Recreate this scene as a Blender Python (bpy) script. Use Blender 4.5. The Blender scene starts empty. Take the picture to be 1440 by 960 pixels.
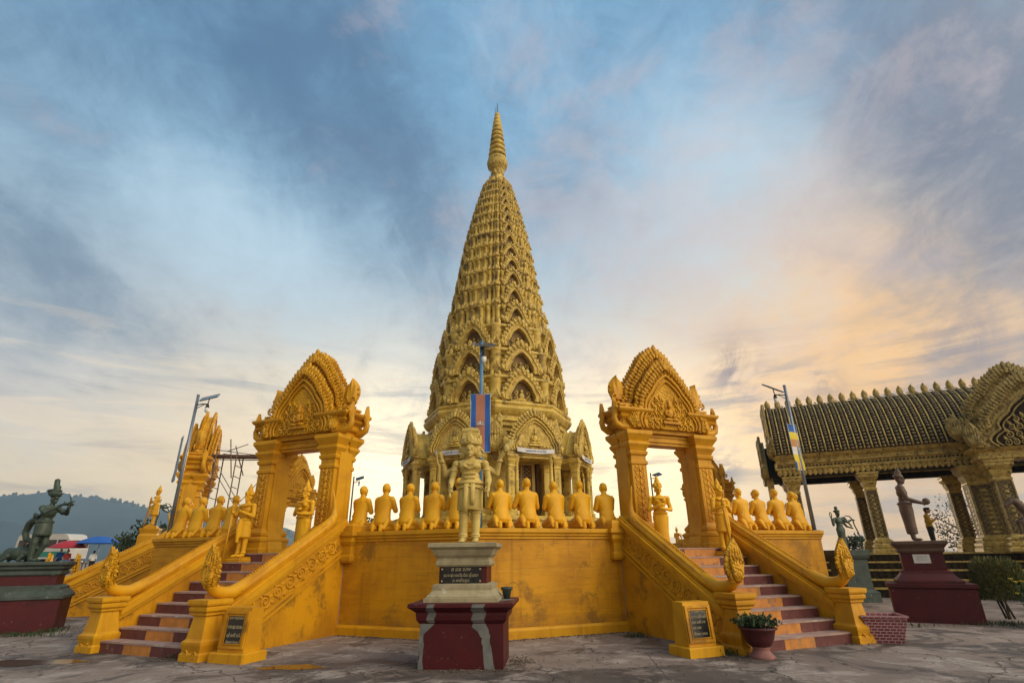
import bpy, math, random
import numpy as np
from mathutils import Vector, Matrix
from mathutils import noise as mnoise

sc = bpy.context.scene
COL = sc.collection
PI = math.pi
R = math.radians

# ------------------------------------------------------------------ camera
CX, CD, YAW, PITCH, FPX, ROLL = 0.74633, 24.86797, -0.00082, 0.38238, 750.0, -0.01218
cam = bpy.data.cameras.new('camera')
cam.lens = FPX / 1440 * 36
cam.sensor_width = 36
cam.clip_start = 0.1
cam.clip_end = 6000
camo = bpy.data.objects.new('camera', cam)
COL.objects.link(camo)
cy_, sy_ = math.cos(YAW), math.sin(YAW)
rt = Vector((cy_, -sy_, 0)); f0 = Vector((sy_, cy_, 0))
fw = f0 * math.cos(PITCH) + Vector((0, 0, math.sin(PITCH)))
up = -f0 * math.sin(PITCH) + Vector((0, 0, math.cos(PITCH)))
r2 = rt * math.cos(ROLL) + up * math.sin(ROLL)
u2 = -rt * math.sin(ROLL) + up * math.cos(ROLL)
cm = Matrix((r2, u2, -fw)).transposed().to_4x4()
cm.translation = Vector((CX, -CD, 1.55))
camo.matrix_world = cm
sc.camera = camo

# ------------------------------------------------------------------ sky and sun
SUN_EL, SUN_AZ = 9.0, 2.0          # low sun behind the tower, veiled by cloud (azimuth from +Y towards +X)
sc.view_settings.view_transform = 'Standard'
sc.view_settings.look = 'None'
sc.view_settings.gamma = 1
sc.view_settings.exposure = 0.22
sd = Vector((math.sin(R(SUN_AZ)) * math.cos(R(SUN_EL)), math.cos(R(SUN_AZ)) * math.cos(R(SUN_EL)), math.sin(R(SUN_EL))))

world = bpy.data.worlds.new('World')
sc.world = world
world.use_nodes = True


class NT:
    """small helper to write node trees"""
    def __init__(s, tree):
        s.t = tree
        tree.nodes.clear()

    def n(s, kind, **kw):
        nd = s.t.nodes.new(kind)
        for k, v in kw.items():
            if k == 'ins':
                for a, b in v.items():
                    s.put(nd.inputs[a], b)
            else:
                setattr(nd, k, v)
        return nd

    def put(s, sock, v):
        if isinstance(v, bpy.types.NodeSocket):
            s.t.links.new(v, sock)
        elif isinstance(v, bpy.types.Node):
            s.t.links.new(v.outputs[0], sock)
        else:
            if isinstance(v, (tuple, list)) and len(v) == 3 and sock.type == 'RGBA':
                v = (*v, 1)
            sock.default_value = v

    def math(s, op, a, b=None, c=None, clamp=False):
        nd = s.n('ShaderNodeMath', operation=op, use_clamp=clamp)
        s.put(nd.inputs[0], a)
        if b is not None: s.put(nd.inputs[1], b)
        if c is not None: s.put(nd.inputs[2], c)
        return nd.outputs[0]

    def vmath(s, op, a, b=None, scale=None):
        nd = s.n('ShaderNodeVectorMath', operation=op)
        s.put(nd.inputs[0], a)
        if b is not None: s.put(nd.inputs[1], b)
        if scale is not None: s.put(nd.inputs['Scale'], scale)
        return nd.outputs['Value'] if op in ('DOT_PRODUCT', 'LENGTH') else nd.outputs[0]

    def mix(s, f, a, b, blend='MIX'):
        nd = s.n('ShaderNodeMix', data_type='RGBA', blend_type=blend)
        s.put(nd.inputs[0], f); s.put(nd.inputs[6], a); s.put(nd.inputs[7], b)
        return nd.outputs[2]

    def ramp(s, f, stops, interp='LINEAR'):
        nd = s.n('ShaderNodeValToRGB')
        cr = nd.color_ramp
        cr.interpolation = interp
        while len(cr.elements) < len(stops):
            cr.elements.new(0.5)
        for e, (p, c) in zip(cr.elements, stops):
            e.position = p
            e.color = (*c, 1) if len(c) == 3 else c
        s.put(nd.inputs[0], f)
        return nd.outputs[0]

    def smooth(s, v, a, b):
        nd = s.n('ShaderNodeMapRange', interpolation_type='SMOOTHSTEP')
        s.put(nd.inputs[0], v); nd.inputs[1].default_value = a; nd.inputs[2].default_value = b
        return nd.outputs[0]

    def noise(s, vec, scale, detail=5, rough=0.55, dist=0.0):
        nd = s.n('ShaderNodeTexNoise')
        s.put(nd.inputs['Vector'], vec)
        nd.inputs['Scale'].default_value = scale
        nd.inputs['Detail'].default_value = detail
        nd.inputs['Roughness'].default_value = rough
        nd.inputs['Distortion'].default_value = dist
        return nd.outputs[0]


def srgb(r, g, b):
    f = lambda c: (c / 255 / 12.92) if c / 255 <= 0.04045 else ((c / 255 + 0.055) / 1.055) ** 2.4
    return (f(r), f(g), f(b))


def pixdir(px, py):
    d = fw + r2 * ((px - 720) / FPX) + u2 * ((480 - py) / FPX)
    return d.normalized()


def build_world():
    w = NT(world.node_tree)
    tc = w.n('ShaderNodeTexCoord')
    D = w.vmath('NORMALIZE', tc.outputs['Generated'])
    sep = w.n('ShaderNodeSeparateXYZ'); w.put(sep.inputs[0], D)
    x, y, z = sep.outputs
    zc = w.math('MAXIMUM', z, 0.0)
    # clear sky behind the cloud: Nishita, low sun
    nis = w.n('ShaderNodeTexSky', sky_type='NISHITA', sun_disc=False)
    nis.sun_elevation = R(SUN_EL); nis.sun_rotation = R(SUN_AZ)
    nis.air_density = 1.0; nis.dust_density = 1.5; nis.ozone_density = 2.0
    nisc = w.vmath('SCALE', nis.outputs[0], scale=0.09)
    # broad veil of high cloud, its brightness by height
    veil = w.ramp(zc, [(0.0, srgb(226, 196, 156)), (0.09, srgb(243, 216, 174)), (0.20, srgb(208, 202, 194)), (0.34, srgb(180, 192, 200)),
                       (0.52, srgb(152, 182, 203)), (0.70, srgb(124, 168, 200)), (1.0, srgb(100, 146, 186))])
    base = w.mix(0.92, nisc, veil)

    def lobe(px, py, sharp):
        d = pixdir(px, py)
        dt = w.vmath('DOT_PRODUCT', D, tuple(d))
        return w.math('POWER', w.math('MAXIMUM', dt, 0.0), sharp)

    def total(rows, gain=1.0):
        acc = None
        for px, py, sh, a in rows:
            l = w.math('MULTIPLY', lobe(px, py, sh), a * gain)
            acc = l if acc is None else w.math('ADD', acc, l)
        return acc
    # warm glow of the veiled sunset and its spread to the right
    base = w.mix(w.math('MULTIPLY', lobe(1230, 600, 15), 0.70), base, srgb(250, 200, 142))
    base = w.mix(w.math('MULTIPLY', lobe(1190, 540, 40), 0.70), base, srgb(255, 204, 126))
    base = w.mix(w.math('MULTIPLY', lobe(1290, 700, 22), 0.70), base, srgb(240, 184, 120))
    base = w.mix(w.math('MULTIPLY', lobe(330, 650, 50), 0.60), base, srgb(255, 222, 168))
    base = w.mix(w.math('MULTIPLY', lobe(700, 700, 34), 0.80), base, (1.05, .88, .60))
    base = w.mix(w.math('MULTIPLY', lobe(550, 690, 70), 0.9), base, (2.0, 1.6, .98))
    base = w.mix(w.math('MULTIPLY', lobe(905, 680, 70), 0.9), base, (2.0, 1.45, .74))
    # cloud texture on a plane overhead, drawn out towards the horizon
    inv = w.math('DIVIDE', 1.0, w.math('ADD', zc, 0.20))
    cmb = w.n('ShaderNodeCombineXYZ')
    w.put(cmb.inputs[0], w.math('MULTIPLY', x, inv)); w.put(cmb.inputs[1], w.math('MULTIPLY', y, inv))
    P = cmb.outputs[0]
    mp = w.n('ShaderNodeMapping', ins={'Vector': P, 'Rotation': (0, 0, R(38)), 'Scale': (1.5, 0.62, 1)})
    n1 = w.noise(mp.outputs[0], 1.35, 10, 0.64, 0.7)
    n2 = w.noise(w.vmath('ADD', P, (7.3, 2.1, 0)), 3.6, 10, 0.68, 0.35)
    n3 = w.noise(w.vmath('ADD', D, (1.3, 5.1, 0)), 11.0, 8, 0.66, 0.8)
    mp2 = w.n('ShaderNodeMapping', ins={'Vector': D, 'Location': (3.1, 0.4, 1.7), 'Rotation': (0, R(4), 0), 'Scale': (1.5, 1.5, 12)})
    n4 = w.noise(mp2.outputs[0], 2.3, 8, 0.62, 0.6)
    # ragged edges: the broad masses are pushed about by the noise
    tex = w.math('ADD', w.math('MULTIPLY', w.math('SUBTRACT', n1, 0.5), 1.6), w.math('MULTIPLY', w.math('SUBTRACT', n2, 0.5), 0.9))
    tex = w.math('ADD', tex, w.math('MULTIPLY', w.math('SUBTRACT', n3, 0.5), 0.85))
    dk = total(((50, 30, 12, .34), (200, 110, 40, .25), (10, 330, 90, .42), (430, 190, 40, .20), (560, 300, 60, .34), (680, 180, 60, .14), (830, 250, 120, .40), (830, 90, 50, .30), (1400, 190, 50, .72),
                (1440, 60, 30, .45), (1150, 10, 60, .30), (70, 465, 260, .40), (230, 490, 300, .30), (1330, 490, 500, .25), (1180, 260, 60, .12), (480, 60, 50, .25)))
    lt = total(((20, 215, 260, .45), (300, 280, 160, .55), (200, 235, 260, .45), (410, 350, 160, .50), (500, 430, 120, .40), (720, 20, 60, .45), (600, 30, 90, .25), (1010, 330, 30, .55), (950, 180, 60, .40), (1110, 200, 90, .30), (330, 430, 50, .35), (40, 560, 60, .3),
                (770, 160, 160, .20)))
    cover = w.math('SUBTRACT', w.math('ADD', dk, w.math('MULTIPLY', tex, 1.15)), w.math('MULTIPLY', lt, 0.8))
    cov = w.smooth(cover, -0.25, 1.0)
    ccol = w.ramp(zc, [(0.0, srgb(176, 160, 150)), (0.14, srgb(168, 158, 154)), (0.28, srgb(134, 148, 162)), (0.46, srgb(106, 132, 156)), (0.7, srgb(84, 116, 148)), (1.0, srgb(80, 108, 138))])
    ccol = w.mix(w.math('MULTIPLY', lobe(1330, 250, 7), 0.85), ccol, srgb(112, 118, 136))
    low = w.smooth(zc, 0.05, 0.34)
    base = w.mix(w.math('MULTIPLY', cov, w.math('MULTIPLY_ADD', low, 0.50, 0.45)), base, ccol)
    bright = w.smooth(w.math('SUBTRACT', w.math('ADD', lt, w.math('MULTIPLY', tex, -0.9)), w.math('MULTIPLY', dk, .8)), 0.05, 1.0)
    base = w.mix(w.math('MULTIPLY', bright, w.math('MULTIPLY_ADD', low, 0.5, 0.1)), base, srgb(190, 214, 228))
    rose = w.smooth(w.math('ADD', w.math('SUBTRACT', n2, 0.5), w.math('MULTIPLY', lobe(1000, 300, 8), 0.22)), 0.08, 0.3)
    base = w.mix(w.math('MULTIPLY', rose, 0.35), base, srgb(206, 190, 190))
    lay = w.math('MULTIPLY', w.smooth(n4, 0.50, 0.68), w.math('SUBTRACT', 1.0, w.smooth(zc, 0.20, 0.40)))
    base = w.mix(w.math('MULTIPLY', lay, 0.62), base, ccol)
    layb = w.math('MULTIPLY', w.smooth(n4, 0.48, 0.36), w.math('SUBTRACT', 1.0, w.smooth(zc, 0.22, 0.42)))
    base = w.mix(w.math('MULTIPLY', layb, 0.35), base, srgb(250, 226, 190))
    # small ragged dark clouds low on the right
    for px, py, sh, a_ in ((1035, 518, 900, 1.0), (1020, 660, 1400, .9), (1160, 540, 2500, .7), (1345, 480, 1200, .8)):
        m_ = w.math('MULTIPLY', lobe(px, py, sh), w.smooth(w.math('ADD', n3, w.math('MULTIPLY', n4, .6)), .68, .92))
        base = w.mix(w.math('MULTIPLY', m_, a_), base, srgb(150, 136, 140))
    # the sky behind the photographer: dimmed, plus added unseen key glow lighting the front
    back = w.smooth(y, 0.15, -0.4)
    base = w.mix(back, base, w.vmath('MULTIPLY', base, (0.72, 0.68, 0.62)))
    key = w.math('POWER', w.math('MAXIMUM', w.vmath('DOT_PRODUCT', D, tuple(Vector((.70, -.46, .56)).normalized())), 0.0), 8.0)
    base = w.vmath('ADD', base, w.vmath('SCALE', (4.9, 4.1, 2.95), scale=key))
    # what little lies under the horizon is only seen past the edge of the ground
    base = w.mix(w.smooth(z, -0.01, -0.05), base, srgb(120, 112, 100))
    bg = w.n('ShaderNodeBackground', ins={'Color': base, 'Strength': 1.0})
    out = w.n('ShaderNodeOutputWorld')
    w.put(out.inputs[0], bg.outputs[0])


build_world()
world.cycles.sampling_method = 'MANUAL'
world.cycles.sample_map_resolution = 512

sun = bpy.data.lights.new('sun', 'SUN')
sun.energy = 1.5
sun.angle = R(12)
sun.color = (1.0, 0.74, 0.46)
suno = bpy.data.objects.new('sun', sun)
COL.objects.link(suno)
suno.rotation_euler = (-sd).to_track_quat('-Z', 'Y').to_euler()
sc.cycles.use_denoising = True
sc.cycles.max_bounces = 6


# ------------------------------------------------------------------ materials
MATS = {}


def paint(name, c1, c2=None, rough=0.6, scale=1.2, streak=0.0, bump=0.15, bscale=40, carve=0.0, cscale=18, spec=0.35, metal=0.0, c3=None, c3amt=0.35, c3scale=3.0):
    """paint or stone with worn patches (c2), run-down streaks, speckle (c3) and fine relief"""
    if name in MATS: return MATS[name]
    m = bpy.data.materials.new(name)
    m.use_nodes = True
    t = NT(m.node_tree)
    rnd_ = t.math('MULTIPLY', t.n('ShaderNodeObjectInfo').outputs['Random'], 41.0)
    tc = t.vmath('ADD', t.n('ShaderNodeTexCoord').outputs['Object'], rnd_)
    c2 = c2 or tuple(v * .7 for v in c1)
    n1 = t.noise(tc, scale, 6, 0.6, 0.4)
    col = t.mix(t.smooth(n1, 0.35, 0.72), c1, c2)
    if streak:
        mp = t.n('ShaderNodeMapping', ins={'Vector': tc, 'Scale': (5, 5, 0.35)})
        n2 = t.noise(mp.outputs[0], 1.0, 5, 0.65)
        col = t.mix(t.math('MULTIPLY', t.smooth(n2, 0.5, 0.75), streak), col, tuple(v * .5 for v in c2))
    if c3:
        n3 = t.noise(t.vmath('ADD', tc, (4.1, 7.7, 1.3)), c3scale, 8, 0.7)
        col = t.mix(t.smooth(n3, 1 - c3amt - .12, 1 - c3amt), col, c3)
    nb = t.noise(tc, bscale, 4, 0.6)
    hgt = t.math('MULTIPLY', nb, 0.25)
    if carve:
        v = t.n('ShaderNodeTexVoronoi', feature='SMOOTH_F1'); t.put(v.inputs['Vector'], tc)
        v.inputs['Scale'].default_value = cscale
        w = t.n('ShaderNodeTexWave', wave_type='RINGS'); t.put(w.inputs['Vector'], v.outputs['Position'] if 'Position' in v.outputs else tc)
        dw = t.math('SINE', t.math('MULTIPLY', v.outputs['Distance'], 26.0))
        hgt = t.math('ADD', hgt, t.math('MULTIPLY', dw, carve * .35))
        hgt = t.math('SUBTRACT', hgt, t.math('MULTIPLY', v.outputs['Distance'], carve * 1.5))
        t.t.nodes.remove(w)
    b = t.n('ShaderNodeBump', ins={'Height': hgt, 'Strength': bump, 'Distance': 0.04})
    p = t.n('ShaderNodeBsdfPrincipled', ins={'Base Color': col, 'Normal': b.outputs[0], 'Metallic': metal})
    rr = t.math('MULTIPLY_ADD', n1, 0.2, rough - 0.1)
    t.put(p.inputs['Roughness'], rr)
    p.inputs['Specular IOR Level'].default_value = spec
    o = t.n('ShaderNodeOutputMaterial'); t.put(o.inputs[0], p.outputs[0])
    MATS[name] = m
    return m


M_YEL = paint('yellow_temple_paint', (.61, .285, .003), (.38, .16, .003), rough=.55, scale=.9, streak=.45, bump=.2, bscale=18, c3=(.27, .13, .010), c3amt=.35, c3scale=1.4)
M_YORN = paint('yellow_carved_paint', (.66, .34, .005), (.50, .235, .004), rough=.5, scale=2.5, streak=.2, bump=.7, bscale=30, carve=.8, cscale=9)
M_YPLAIN = paint('yellow_statue_paint', (.72, .38, .005), (.62, .30, .005), rough=.55, scale=2.0, streak=.15, bump=.12, bscale=25)
M_YCOAT = paint('deep_yellow_paint', (.62, .31, .004), (.48, .215, .004), rough=.55, scale=1.3, streak=.5, bump=.2, bscale=18)
M_GOLD = paint('pale_gold_paint', (.66, .48, .10), (.43, .285, .05), rough=.5, scale=1.6, streak=.55, bump=.25, bscale=20, c3=(.22, .15, .05), c3amt=.38, c3scale=1.8)
M_GORN = paint('pale_gold_carving', (.66, .475, .115), (.40, .26, .055), rough=.5, scale=3.0, streak=.2, bump=.8, bscale=24, carve=.8, cscale=9)
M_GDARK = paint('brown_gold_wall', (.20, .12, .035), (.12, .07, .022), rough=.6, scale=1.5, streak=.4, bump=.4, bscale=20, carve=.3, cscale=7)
M_DOOR = paint('dark_door_wood', (.09, .04, .015), (.05, .025, .012), rough=.5, scale=4)
M_DOORG = paint('door_lattice_gold', (.50, .36, .13), (.40, .27, .09), rough=.45, scale=4)
M_STAT = paint('beige_statue_stone', (.60, .45, .13), (.46, .33, .09), rough=.55, scale=4, streak=.25, bump=.25, bscale=40)
M_SAND = paint('weathered_sandstone', (.36, .31, .19), (.25, .21, .13), rough=.75, scale=3, streak=.5, bump=.4, bscale=30, c3=(.46, .44, .38), c3amt=.30, c3scale=6)
M_RED = paint('dark_red_paint', (.072, .006, .009), (.047, .004, .007), rough=.5, scale=2.5, streak=.2, bump=.2, bscale=30, c3=(.45, .38, .36), c3amt=.245, c3scale=14)
M_MEND = paint('grey_cement_mend', (.17, .175, .172), (.115, .12, .118), rough=.85, scale=5, bump=.3, bscale=40)
M_MAROON = paint('maroon_riser_paint', (.145, .045, .042), (.095, .030, .028), rough=.6, scale=4, streak=.3, bump=.2, c3=(.36, .26, .22), c3amt=.27, c3scale=5)
M_RORN = paint('orange_riser_paint', (.56, .23, .05), (.40, .16, .04), rough=.6, scale=4, streak=.5, bump=.2, c3=(.22, .13, .09), c3amt=.34, c3scale=3)
M_TREAD = paint('worn_tread_cement', (.38, .26, .22), (.27, .17, .15), rough=.75, scale=5, bump=.3, c3=(.48, .42, .38), c3amt=.32, c3scale=3)
M_SLAB = paint('black_marble', (.010, .011, .012), (.02, .02, .022), rough=.22, scale=5, bump=.02, spec=.5)
M_LETTER = paint('pale_gold_lettering', (.42, .36, .22), (.3, .25, .15), rough=.5, scale=10)
M_VERD = paint('green_bronze', (.050, .078, .056), (.022, .034, .028), rough=.5, scale=5, bump=.4, bscale=30, spec=.5)
M_GPED = paint('grey_green_cement', (.060, .080, .070), (.036, .048, .043), rough=.7, scale=3, streak=.4, bump=.3, c3=(.30, .31, .30), c3amt=.28, c3scale=8)
M_BROWN = paint('brown_statue_stone', (.125, .080, .055), (.08, .052, .038), rough=.65, scale=4, bump=.35, bscale=30)
M_POLE = paint('grey_steel', (.22, .25, .30), (.16, .18, .22), rough=.4, scale=3, bump=.05, metal=.5)
M_BLUEP = paint('blue_steel', (.10, .22, .38), (.08, .17, .30), rough=.45, scale=3, bump=.05)
M_DARKM = paint('dark_metal', (.05, .05, .055), (.03, .03, .035), rough=.5, scale=5, bump=.1)
M_RUST = paint('rusty_scaffold_steel', (.16, .10, .07), (.09, .06, .05), rough=.7, scale=6, bump=.2)
M_WHITE = paint('white_plastic', (.75, .75, .74), (.62, .62, .6), rough=.4, scale=4, bump=.05)
M_PANEL = paint('solar_glass', (.02, .025, .04), (.03, .035, .05), rough=.15, scale=4, bump=0.0, spec=.6)
M_FBLUE = paint('flag_blue', (.02, .11, .42), (.02, .09, .34), rough=.7, scale=3, bump=.1)
M_FRED = paint('faded_flag_red', (.45, .19, .12), (.38, .15, .10), rough=.7, scale=3, bump=.1)
M_FYEL = paint('flag_yellow', (.66, .52, .03), (.58, .44, .03), rough=.7, scale=3, bump=.1)
M_FORG = paint('flag_orange', (.50, .25, .08), (.44, .21, .07), rough=.7, scale=3, bump=.1)
M_FGREY = paint('banner_grey', (.36, .42, .50), (.26, .31, .38), rough=.6, scale=3, bump=.1)
M_BLK = paint('temple_black', (.030, .020, .012), (.016, .011, .008), rough=.75, scale=3, bump=.4, carve=.4, cscale=10, spec=.12)
M_BGOLD = paint('antique_gold', (.52, .37, .10), (.26, .18, .05), rough=.5, scale=5, bump=.4, bscale=24, c3=(.06, .045, .018), c3amt=.36, c3scale=9)
M_BOWL = paint('red_clay_glaze', (.085, .018, .02), (.06, .014, .015), rough=.45, scale=3, bump=.1)
M_FOOT = paint('faded_pink_clay', (.27, .115, .105), (.18, .08, .075), rough=.65, scale=3, bump=.2)
M_LEAF = paint('green_leaf', (.05, .085, .025), (.03, .055, .018), rough=.5, scale=9, bump=.1)
M_LEAFD = paint('dark_leaf', (.028, .045, .020), (.016, .028, .014), rough=.55, scale=3, bump=.1)
M_LEAFY = paint('yellow_green_leaf', (.17, .15, .030), (.08, .08, .02), rough=.55, scale=4, bump=.1)
M_FLOWER = paint('yellow_petal', (.62, .50, .03), (.5, .4, .03), rough=.5, scale=9)
M_BARK = paint('bark', (.10, .075, .05), (.06, .045, .03), rough=.85, scale=6, bump=.5)
M_SKIN = paint('skin', (.30, .17, .10), (.26, .14, .08), rough=.5, scale=9, bump=.05)
M_HAIR = paint('black_hair', (.012, .010, .010), (.02, .018, .018), rough=.4, scale=9)
M_SHIRT = paint('mustard_cloth', (.42, .24, .012), (.36, .20, .012), rough=.8, scale=5, bump=.2)
M_CLOTHK = paint('black_cloth', (.015, .015, .017), (.02, .02, .022), rough=.8, scale=5, bump=.2)
M_PAPER = paint('white_paper', (.62, .62, .62), (.55, .55, .55), rough=.7, scale=5, bump=.05)
M_BUSW = paint('bus_white', (.45, .43, .40), (.52, .50, .46), rough=.35, scale=1, bump=.02)
M_BUSG = paint('bus_green', (.02, .20, .15), (.02, .16, .12), rough=.35, scale=1, bump=.02)
M_GLASS = paint('dark_glass', (.03, .02, .025), (.02, .018, .02), rough=.12, scale=2, bump=0, spec=.6)
M_TYRE = paint('tyre_rubber', (.02, .02, .02), (.03, .03, .03), rough=.8, scale=4)
M_SNAIL = paint('hill_forest', (.055, .085, .10), (.04, .065, .08), rough=.95, scale=.01, bump=0, spec=.05)  # bluish tint puts some distance haze into the forest colour


def ground_mat():
    m = bpy.data.materials.new('stained_concrete')
    m.use_nodes = True
    t = NT(m.node_tree)
    tc = t.n('ShaderNodeTexCoord').outputs['Object']
    n1 = t.noise(tc, .35, 6, .6, .5)
    n2 = t.noise(t.vmath('ADD', tc, (3, 9, 0)), 1.1, 8, .68, .8)
    n3 = t.noise(tc, 14, 6, .7)
    n4 = t.noise(t.vmath('ADD', tc, (13, 2, 0)), .7, 9, .72, 1.2)
    col = t.mix(t.smooth(n1, .35, .65), (.245, .19, .16), (.175, .133, .115))
    col = t.mix(t.smooth(n2, .48, .62), col, (.34, .285, .25))
    col = t.mix(t.math('MULTIPLY', t.smooth(n4, .51, .60), .85), col, (.07, .056, .05))
    mp = t.n('ShaderNodeMapping', ins={'Vector': tc, 'Scale': (.5, 2.2, 1), 'Rotation': (0, 0, .3)})
    n5 = t.noise(mp.outputs[0], .9, 7, .7, .6)
    col = t.mix(t.math('MULTIPLY', t.smooth(n5, .55, .7), .55), col, (.14, .105, .095))
    col = t.mix(t.math('MULTIPLY', t.smooth(n3, .45, .7), .35), col, (.14, .115, .10))
    # cracks
    v = t.n('ShaderNodeTexVoronoi', feature='DISTANCE_TO_EDGE')
    t.put(v.inputs['Vector'], t.vmath('ADD', tc, t.vmath('SCALE', t.n('ShaderNodeTexNoise', ins={'Vector': tc, 'Scale': 1.3, 'Detail': 6.0}).outputs['Color'], scale=1.2)))
    v.inputs['Scale'].default_value = .28
    ck = t.math('SUBTRACT', 1.0, t.smooth(v.outputs[0], .0, .006))
    col = t.mix(t.math('MULTIPLY', ck, .7), col, (.05, .04, .035))
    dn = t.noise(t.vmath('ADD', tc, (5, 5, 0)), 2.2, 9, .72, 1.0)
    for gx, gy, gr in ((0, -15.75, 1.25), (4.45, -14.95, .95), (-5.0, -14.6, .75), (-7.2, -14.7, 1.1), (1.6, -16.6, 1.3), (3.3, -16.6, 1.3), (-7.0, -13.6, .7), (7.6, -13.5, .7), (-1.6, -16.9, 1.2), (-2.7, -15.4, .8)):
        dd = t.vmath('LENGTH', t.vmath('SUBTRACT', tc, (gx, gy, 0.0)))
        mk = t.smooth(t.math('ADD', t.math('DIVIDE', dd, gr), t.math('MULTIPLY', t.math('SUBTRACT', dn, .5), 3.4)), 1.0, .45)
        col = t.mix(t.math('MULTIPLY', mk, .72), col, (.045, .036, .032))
    mpj = t.n('ShaderNodeMapping', ins={'Vector': t.vmath('ADD', tc, t.vmath('SCALE', t.n('ShaderNodeTexNoise', ins={'Vector': tc, 'Scale': .8, 'Detail': 3.0}).outputs['Color'], scale=.12)), 'Rotation': (0, 0, R(4)), 'Location': (1.2, .55, 0)})
    bj = t.n('ShaderNodeTexBrick', ins={'Vector': mpj.outputs[0], 'Color1': (0, 0, 0, 1), 'Color2': (0, 0, 0, 1), 'Mortar': (1, 1, 1, 1), 'Scale': 1.0})
    bj.inputs['Brick Width'].default_value = 5.2; bj.inputs['Row Height'].default_value = 3.4; bj.inputs['Mortar Size'].default_value = .012; bj.inputs['Mortar Smooth'].default_value = .3
    col = t.mix(t.math('MULTIPLY', bj.outputs['Color'], .75), col, (.04, .032, .028))
    h = t.math('ADD', t.math('MULTIPLY', n3, .3), t.math('SUBTRACT', t.math('MULTIPLY', n2, .6), ck))
    b = t.n('ShaderNodeBump', ins={'Height': h, 'Strength': .7, 'Distance': .05})
    rough = t.math('SUBTRACT', .85, t.math('MULTIPLY', t.smooth(n4, .53, .64), .38))
    p = t.n('ShaderNodeBsdfPrincipled', ins={'Base Color': col, 'Normal': b.outputs[0], 'Roughness': rough})
    p.inputs['Specular IOR Level'].default_value = .35
    o = t.n('ShaderNodeOutputMaterial'); t.put(o.inputs[0], p.outputs[0])
    return m


def puddle_mat():
    m = bpy.data.materials.new('wet_concrete')
    m.use_nodes = True
    t = NT(m.node_tree)
    p = t.n('ShaderNodeBsdfPrincipled', ins={'Base Color': (.05, .036, .026), 'Roughness': .16})
    p.inputs['Specular IOR Level'].default_value = .6
    o = t.n('ShaderNodeOutputMaterial'); t.put(o.inputs[0], p.outputs[0])
    return m


def brick_mat():
    m = bpy.data.materials.new('painted_brick')
    m.use_nodes = True
    t = NT(m.node_tree)
    tc = t.n('ShaderNodeTexCoord').outputs['Object']
    sp = t.n('ShaderNodeSeparateXYZ'); t.put(sp.inputs[0], tc)
    cb = t.n('ShaderNodeCombineXYZ'); t.put(cb.inputs[0], t.math('ADD', sp.outputs[0], sp.outputs[1])); t.put(cb.inputs[1], sp.outputs[2])
    bk = t.n('ShaderNodeTexBrick', ins={'Vector': cb.outputs[0], 'Color1': (.17, .03, .045, 1), 'Color2': (.22, .045, .06, 1), 'Mortar': (.42, .30, .30, 1), 'Scale': 1.0})
    bk.inputs['Brick Width'].default_value = .10
    bk.inputs['Row Height'].default_value = .05
    bk.inputs['Mortar Size'].default_value = .007
    b = t.n('ShaderNodeBump', ins={'Height': bk.outputs['Fac'], 'Strength': .4, 'Distance': -.01})
    p = t.n('ShaderNodeBsdfPrincipled', ins={'Base Color': bk.outputs[0], 'Roughness': .6, 'Normal': b.outputs[0]})
    o = t.n('ShaderNodeOutputMaterial'); t.put(o.inputs[0], p.outputs[0])
    return m


# ------------------------------------------------------------------ mesh builder
class MB:
    def __init__(s):
        s.v = []; s.f = []; s.m = []; s.sm = []; s.M = Matrix.Identity(4)

    def add(s, vs, fs, m=0, smooth=False, M=None):
        T = s.M @ M if M is not None else s.M
        o = len(s.v)
        s.v.extend((T @ Vector(v))[:] for v in vs)
        flip = T.determinant() < 0
        for f in fs:
            g = [i + o for i in f]
            s.f.append(g[::-1] if flip else g)
        s.m.extend([m] * len(fs)); s.sm.extend([smooth] * len(fs))

    def mesh(s, name, mats):
        me = bpy.data.meshes.new(name)
        me.from_pydata(s.v, [], s.f)
        for mt in (mats if isinstance(mats, (list, tuple)) else [mats]):
            me.materials.append(mt)
        me.polygons.foreach_set('material_index', s.m)
        me.polygons.foreach_set('use_smooth', s.sm)
        me.update()
        return me


def T(x, y, z): return Matrix.Translation((x, y, z))
def RZ(a): return Matrix.Rotation(a, 4, 'Z')
def RX(a): return Matrix.Rotation(a, 4, 'X')
def RY(a): return Matrix.Rotation(a, 4, 'Y')
def S(x, y=None, z=None):
    return Matrix.Diagonal((x, x if y is None else y, x if z is None else z, 1))


def box(mb, x0, x1, y0, y1, z0, z1, m=0, M=None):
    mb.add([(x0, y0, z0), (x1, y0, z0), (x1, y1, z0), (x0, y1, z0), (x0, y0, z1), (x1, y0, z1), (x1, y1, z1), (x0, y1, z1)],
           [(3, 2, 1, 0), (4, 5, 6, 7), (0, 1, 5, 4), (1, 2, 6, 5), (2, 3, 7, 6), (3, 0, 4, 7)], m, M=M)


def rings(mb, loops, m=0, smooth=False, closed=True, cap=True, M=None):
    n = len(loops[0]); vs = [p for l in loops for p in l]; fs = []
    for i in range(len(loops) - 1):
        for j in range(n if closed else n - 1):
            k = (j + 1) % n
            fs.append((i * n + j, i * n + k, (i + 1) * n + k, (i + 1) * n + j))
    if cap:
        fs.append(tuple(range(n))[::-1]); fs.append(tuple((len(loops) - 1) * n + j for j in range(n)))
    mb.add(vs, fs, m, smooth, M)


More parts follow.
